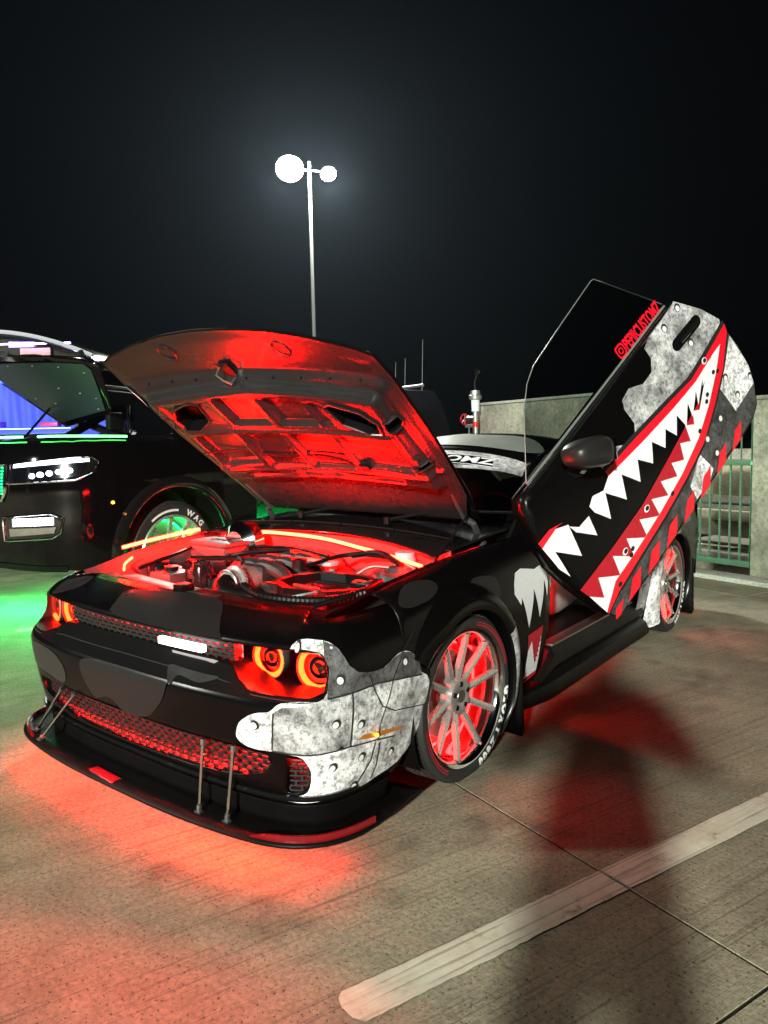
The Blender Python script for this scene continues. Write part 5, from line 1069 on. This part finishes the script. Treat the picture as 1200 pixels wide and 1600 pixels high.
su(obj('side_windows', [(-3.10, 1.95, 1.55), (-3.10, 5.5, 1.55), (-3.32, 5.5, 2.02), (-3.31, 2.6, 2.0)], [(0, 1, 2, 3)], M['wind'], None, False)); su(obj('tail_panel', [(-3.0, 6.1, .5), (-4.9, 6.1, .5), (-4.85, 5.8, 1.5), (-4.78, 5.6, 2.06), (-3.3, 5.6, 2.06), (-3.1, 5.8, 1.5)], [(0, 1, 2, 3, 4, 5)], M['suv'], None, False))
su(obj('far_side', [(-4.95, .5, .45), (-4.95, 6.1, .45), (-4.95, 6.1, 1.53), (-4.95, .7, 1.53)], [(0, 1, 2, 3)], M['suv'], None, False))
bl = mat('blue trim', (.10, .12, .9), .5)
su(rbox('dashboard', (-4.1, 2.15, 1.50), (1.6, .5, .10), M['plastic'], None, .04))
for x_ in (-3.75, -4.5): se = su(rbox('seat', (x_, 3.0, 1.5), (.5, .18, .7), M['seat'], None, .07)); su(rbox('head_rest', (x_, 3.03, 1.88), (.28, .1, .16), mat('tan leather', (.6, .35, .22), .5), None, .04), se)
su(rbox('mirror', (-4.1, 2.46, 1.92), (.22, .03, .07), M['plastic'], None, .015))
HQ = [Vector((-3.30, 1.24, 1.74)), Vector((-4.6, 1.57, 1.66)), Vector((-5.0, .77, 2.33)), Vector((-3.22, 1.08, 2.19))]
def hq(u, v, n=0):
    a = HQ[0].lerp(HQ[1], u); b = HQ[3].lerp(HQ[2], u); c = a.lerp(b, v); return tuple(c + Vector((0, -.9, -.45)) * (-n - .05 * math.sin(math.pi * u) * math.sin(math.pi * v)))
ho_ = [(0, 0), (1, 0), (1, .95), (.9, 1.0), (.3, 1.03), (.08, 1.0), (0, .9)]
sh = su(sheet('hood', ho_, hq, M['suv'], None, .12, (), .02))
su(sheet('hood_liner', [(.06, .07), (.95, .06), (.95, .86), (.86, .90), (.3, .92), (.1, .9), (.06, .8)], lambda u, v: hq(u, v, -.035), mat('hood liner', (.010, .020, .018), .45, bump=(60, .3, .004)), None, .08), sh)
for u_, v_ in ((.12, .3), (.12, .75), (.3, .85), (.5, .87), (.7, .87), (.3, .4), (.5, .5), (.7, .3), (.88, .8), (.15, .12), (.85, .4)): su(rbox('liner_clip', hq(u_, v_, -.045), (.022, .010, .008), M['galv'], None, .003), sh)
su(tube('hood_strut', [(-4.35, .95, 1.50), hq(.85, .25, -.04)], .012, M['plastic'], None, 8)); su(rbox('hood_hinge', (-3.45, 1.35, 1.66), (.08, .14, .16), M['plastic'], None, .02))
su(rbox('bay_cover', (-3.75, 1.02, 1.47), (.5, .3, .10), M['bay'], None, .03)); su(rbox('bay_battery', (-4.3, 1.0, 1.45), (.35, .28, .14), M['bay'], None, .03))
# ------------------------------------------------------------------ tall van with blue cabin light, beyond the SUV
cvo = Vector((-5.75, 1.57, 0)); cv = thing('camper_van', 'tall van with blue lit windscreen beyond the black SUV', 'van', cvo)
def cp_(l, d, z): return Vector((.80 * l - .6 * d, .60 * l + .8 * d, z))
def cvb(name, l, d, z, sz, mt, bev=.02): return rbox(name, cp_(l, d, z), sz, mt, cv, bev, Matrix.Rotation(math.atan2(.6, .8), 3, 'Z'))
def cvq(name, L, mt): return obj(name, [cp_(*q) for q in L], [tuple(range(len(L)))], mt, cv, False)
V = [cp_(l, d, z) for l in (-1.25, .80) for d, z in ((-.45, .5), (-.5, 1.2), (-.05, 1.6), (-.02, 1.58), (.3, 1.58), (4.5, 1.58), (4.6, .5))]
obj('body', V, [(0, 7, 8, 1), (1, 8, 9, 2), (2, 9, 10, 3), (3, 10, 11, 4), (4, 11, 12, 5), (5, 12, 13, 6), (7, 13, 12, 11, 10, 9, 8), (0, 1, 2, 3, 4, 5, 6)], M['van'], cv, False)
def zt_(l): return 2.78 - .30 * max(0, (l + .45) / 1.25) ** 2
LL = [-1.12 + .1 * k for k in range(20)]
sheet('windscreen', [(-1.1, 0), (.70, 0), (.62, 1), (-1.02, 1)], lambda l, v: tuple(cp_(l, .40 * v - .05 * (l + .2) ** 2 * -1, 1.62 + (zt_(l) - 1.66) * v)), glass('van windscreen', (.8, .85, .9)), cv, .12)
for l0, l1 in ((.73, .66), (-1.14, -1.04)): tube('a_pillar', [cp_(l0, .04, 1.6), cp_((l0 + l1) / 2, .22, 2.1), cp_(l1, .42, zt_(l1))], .045, M['van'], cv, 8)
sheet('roof', [(-1.2, .38), (.86, .38), (.86, 4.5), (-1.2, 4.5)], lambda l, d: tuple(cp_(l, d + .05 * (l + .2) ** 2, zt_(l) + .05 * min(1, (d - .38) * 2) - (.10 if l > .8 else 0))), M['van'], cv, .15, (), .04)
tube('roof_lip', [cp_(l, .37 + .05 * (l + .2) ** 2, zt_(l) + .01) for l in LL], .025, M['silver'], cv, 6)
cvq('side_window', [(.80, .1, 1.62), (.80, 4.3, 1.62), (.835, 4.3, 2.45), (.835, .5, 2.45)], M['wind']); cvq('far_side', [(-1.25, .0, 1.6), (-1.2, .4, 2.5), (-1.2, 4.5, 2.58), (-1.25, 4.5, 1.58)], M['van'])
bl = mat('blue curtain', (.10, .14, .9), .6); sheet('curtain', [(-1.08, 1.6), (.68, 1.6), (.68, 2.44), (-1.08, 2.44)], lambda l, z: tuple(cp_(l, .75 + .018 * math.sin(34 * l) + .01 * math.sin(11 * l + 3 * z), z)), bl, cv, .022); cvb('dashboard', -.2, .30, 1.61, (1.7, .5, .10), bl, .03)
cvb('tan_box', .05, .62, 2.56, (.36, .1, .12), mat('tan card', (.7, .42, .25), .6), .01); cvb('white_box', -.1, .6, 2.66, (.3, .1, .07), M['white'], .01); cvb('mirror', -.35, .40, 2.52, (.34, .04, .10), M['plastic'], .015)
for k in range(4): cvb('dash_item', -.75 + k * .17, .22, 1.70 + .02 * (k % 2), (.07, .16, .06), mat('pink plastic', (.85, .15, .45), .4), .01)
cvb('sill_item', .35, .2, 1.71, (.2, .12, .05), mat('red tray', (.8, .05, .08), .4), .01)
tube('cabin_led', [cp_(-1.05, .12, 1.66), cp_(.60, .12, 1.66)], .010, M['bluelight'], cv, 6); tube('cabin_led', [cp_(-.95, .50, 2.66), cp_(.5, .50, 2.66)], .008, emit('violet cabin light', (.45, .25, 1.0), 40), cv, 6)
for d in (.5, 3.6):
    for l in (-1.05, .68): lathe('wheel', [(-.1, .0), (-.1, .34), (-.06, .37), (.08, .37), (.1, .34), (.1, .2), (.06, 0)], M['rubber'], cv, 28, 'x', cp_(l, d, .37))
# ------------------------------------------------------------------ dark van behind
vb = G(-6.6, 5.3); van = thing('dark_van', 'dark parked van half hidden behind the red hood', 'van', vb)
def vp(a, b, z): return tuple(G(-6.6 - b, 5.3 + a, z))
def vput(o, p=None): o.parent = p or van; o.matrix_parent_inverse = Matrix.Identity(4) if p else Matrix.Translation(-vb); return o
prof = [(0, .35), (-.05, .6), (0, 1.15), (.12, 1.25), (.35, 2.0), (.55, 2.3), (1.2, 2.38), (4.4, 2.36), (4.75, 2.2), (4.95, 1.2), (4.95, .35)]
V = []; n = len(prof)
for a in (-1.02, -.98, .98, 1.02):
    for b, z in prof:
        k = 1 if abs(a) > 1 else 1; sh_ = .16 * max(0, (z - 1.2) / 1.2); V.append(vp(a - math.copysign(sh_, a), b + (.02 if abs(a) > 1 else 0), z - (.03 if abs(a) > 1 else 0)))
F = []
for r_ in range(3):
    for i in range(n): F.append((r_*n + i, (r_+1)*n + i, (r_+1)*n + (i+1) % n, r_*n + (i+1) % n))
F += [tuple(range(n)), tuple(reversed(range(3*n, 4*n)))]
vput(obj('body', V, F, M['van'], None, True, 40))
vput(obj('windscreen', [vp(-.82, .11, 1.28), vp(.82, .11, 1.28), vp(.76, .33, 1.96), vp(-.76, .33, 1.96)], [(0, 1, 2, 3)], M['gloss'], None, False))
for b0, b1 in ((.6, 1.5), (1.6, 2.7), (2.8, 4.3)): vput(obj('side_window', [vp(-1.025, b0, 1.35), vp(-1.025, b1, 1.35), vp(-.945, b1, 1.98), vp(-.945, b0 + .1, 1.98)], [(0, 1, 2, 3)], M['gloss'], None, False))
for a in (-.78, .78): vput(tube('roof_rail', [vp(a, .8, 2.42), vp(a, 4.2, 2.42)], .025, M['galv'], None, 8))
vput(tube('wiper', [vp(-.8, .06, 1.30), vp(-.75, .30, 1.95)], .012, M['silver'], None, 6)); vput(rbox('door_mirror', vp(1.12, .45, 1.42), (.2, .1, .2), M['van'], None, .03, GROT))
for a in (-.95, .95):
    for b in (.85, 3.95): vput(lathe('wheel', [(-.1, .0), (-.1, .33), (-.06, .36), (.08, .36), (.1, .33), (.1, .2), (.06, .18), (.06, 0)], M['rubber'], None, 28, 'y', vp(a * .97, b, .36)))
# whip aerials on a far roof
at = G(-9.5, 7.5); an = thing('radio_mast', 'thin whip aerials rising over the front edge of the red hood', 'antenna', at)
for dx, h_ in ((0, 3.55), (-.45, 3.2), (-.7, 3.15)):
    o = tube('whip', [at + Vector((dx, 0, 0)), at + Vector((dx + .01, 0, 1.5)), at + Vector((dx + .07, .02, h_))], [.03, .012, .006], M['pole'], None, 6); o.parent = an; o.matrix_parent_inverse = Matrix.Translation(-at)
# ------------------------------------------------------------------ trees beyond the fence
def tree(base, h_, rad, label, seed):
    random.seed(seed); t = thing('tree', label, 'tree', base, 'trees beyond the fence'); V, F = [], []
    tube_data([(0, 0, 0), (.1, .05, h_ * .3), (-.05, .1, h_ * .6), (.1, 0, h_ * .9)], [.22, .17, .1, .03], 8, False, V, F); tips = []
    for k in range(16):
        a = random.uniform(0, 6.28); z = h_ * random.uniform(.35, .85); L = rad * random.uniform(.5, 1); e = Vector((math.cos(a) * L, math.sin(a) * L, z + L * random.uniform(.2, .7)))
        tube_data([(0, .05, z), (e.x * .5, e.y * .5, (z + e.z) / 2 + .1), tuple(e)], [.06, .04, .012], 5, False, V, F); tips += [Vector((e.x * u, e.y * u, z + (e.z - z) * u)) for u in (.5, .75, 1)]
    o = obj('trunk', V, F, M['bark'], t); V, F = [], []
    for c in tips:
        for k in range(60):
            p = c + Vector((random.gauss(0, .38), random.gauss(0, .38), random.gauss(0, .3))); d = Vector((random.gauss(0, 1), random.gauss(0, 1), random.gauss(0, 1))).normalized(); e = d.orthogonal().normalized(); s_ = random.uniform(.05, .11); b = len(V)
            V += [p - d * s_, p + e * s_ * .45, p + d * s_, p - e * s_ * .45]; F.append((b, b+1, b+2, b+3))
    obj('crown', V, F, M['leaf'], t, False)
tree(G(1.6, 12.5, -3.2), 7.0, 2.2, 'dark leafy tree rising behind the raised door and pillar', 5)
tree(G(-2.4, 13.5, -3.2), 5.2, 1.8, 'lower dark tree beyond the fence, left of the pillar', 9)
# ------------------------------------------------------------------ photographer, standing behind the camera
ph = thing('person', 'person in dark clothes holding up a phone behind the camera', 'person', (2.66, -2.95, 0))
bk = Vector((.45, -.89, 0)).normalized(); rt_ = Vector((bk.y * -1, bk.x, 0)) * -1
def pp(a, f, z): return Vector((0, 0, z)) + rt_ * a - bk * f
J = {'pel': (0, 0, 1.0, .16), 'chest': (0, .02, 1.25, .20), 'sh': (0, .02, 1.43, .13), 'neck': (0, .03, 1.50, .06), 'head': (0, .05, 1.62, .095), 'crown': (0, .05, 1.72, .08)}
for s_, q in ((-1, 'l'), (1, 'r')):
    J.update({q + 'hip': (s_ * .13, 0, .86, .105), q + 'knee': (s_ * .15, .03, .50, .095), q + 'ank': (s_ * .16, 0, .09, .07), q + 'toe': (s_ * .17, .16, .04, .04), q + 'shl': (s_ * .22, .02, 1.40, .085), q + 'elb': (s_ * .36, .10, 1.18, .075), q + 'wri': (s_ * .09, .21, 1.33, .032), q + 'hand': (s_ * .06, .245, 1.38, .034)})
E_ = [('pel', 'chest'), ('chest', 'sh'), ('sh', 'neck'), ('neck', 'head'), ('head', 'crown')]
for q in 'lr': E_ += [('pel', q + 'hip'), (q + 'hip', q + 'knee'), (q + 'knee', q + 'ank'), (q + 'ank', q + 'toe'), ('sh', q + 'shl'), (q + 'shl', q + 'elb'), (q + 'elb', q + 'wri'), (q + 'wri', q + 'hand')]
K = list(J); me = bpy.data.meshes.new('body'); me.from_pydata([pp(*J[k][:3]) for k in K], [(K.index(a), K.index(b)) for a, b in E_], []); me.materials.append(M['cloth'])
bo = bpy.data.objects.new('body', me); COL.objects.link(bo); bo.parent = ph; bo.modifiers.new('skin', 'SKIN')
sv_ = me.skin_vertices[0].data
for i, k in enumerate(K): sv_[i].radius = (J[k][3], J[k][3]); sv_[i].use_root = k == 'pel'
sd_ = bo.modifiers.new('sub', 'SUBSURF'); sd_.levels = sd_.render_levels = 2
fn_ = rbox('phone', ph.location + pp(0, .27, 1.42), (.078, .009, .16), M['gloss'], None, .004, Matrix.Rotation(math.atan2(rt_.y, rt_.x), 3, 'Z')); tag(fn_, 'black phone held up by the photographer behind the camera', 'phone')

# ------------------------------------------------------------------ thin volume added to give the lamp its glare-like glow
hz = rbox('lamp_glow_haze', (0, 0, 3.6), (130, 130, 15.6), None, None, 0); hz['kind'] = 'stuff'
hm = bpy.data.materials.new('lamp_glow_haze'); hm.use_nodes = True; hn = hm.node_tree; hn.nodes.clear()
ho = hn.nodes.new('ShaderNodeOutputMaterial'); hv = hn.nodes.new('ShaderNodeVolumePrincipled'); hv.inputs['Color'].default_value = (.62, .78, 1, 1); hv.inputs['Density'].default_value = .0002; hv.inputs['Anisotropy'].default_value = .55
hn.links.new(hv.outputs[0], ho.inputs['Volume']); hz.data.materials.append(hm)
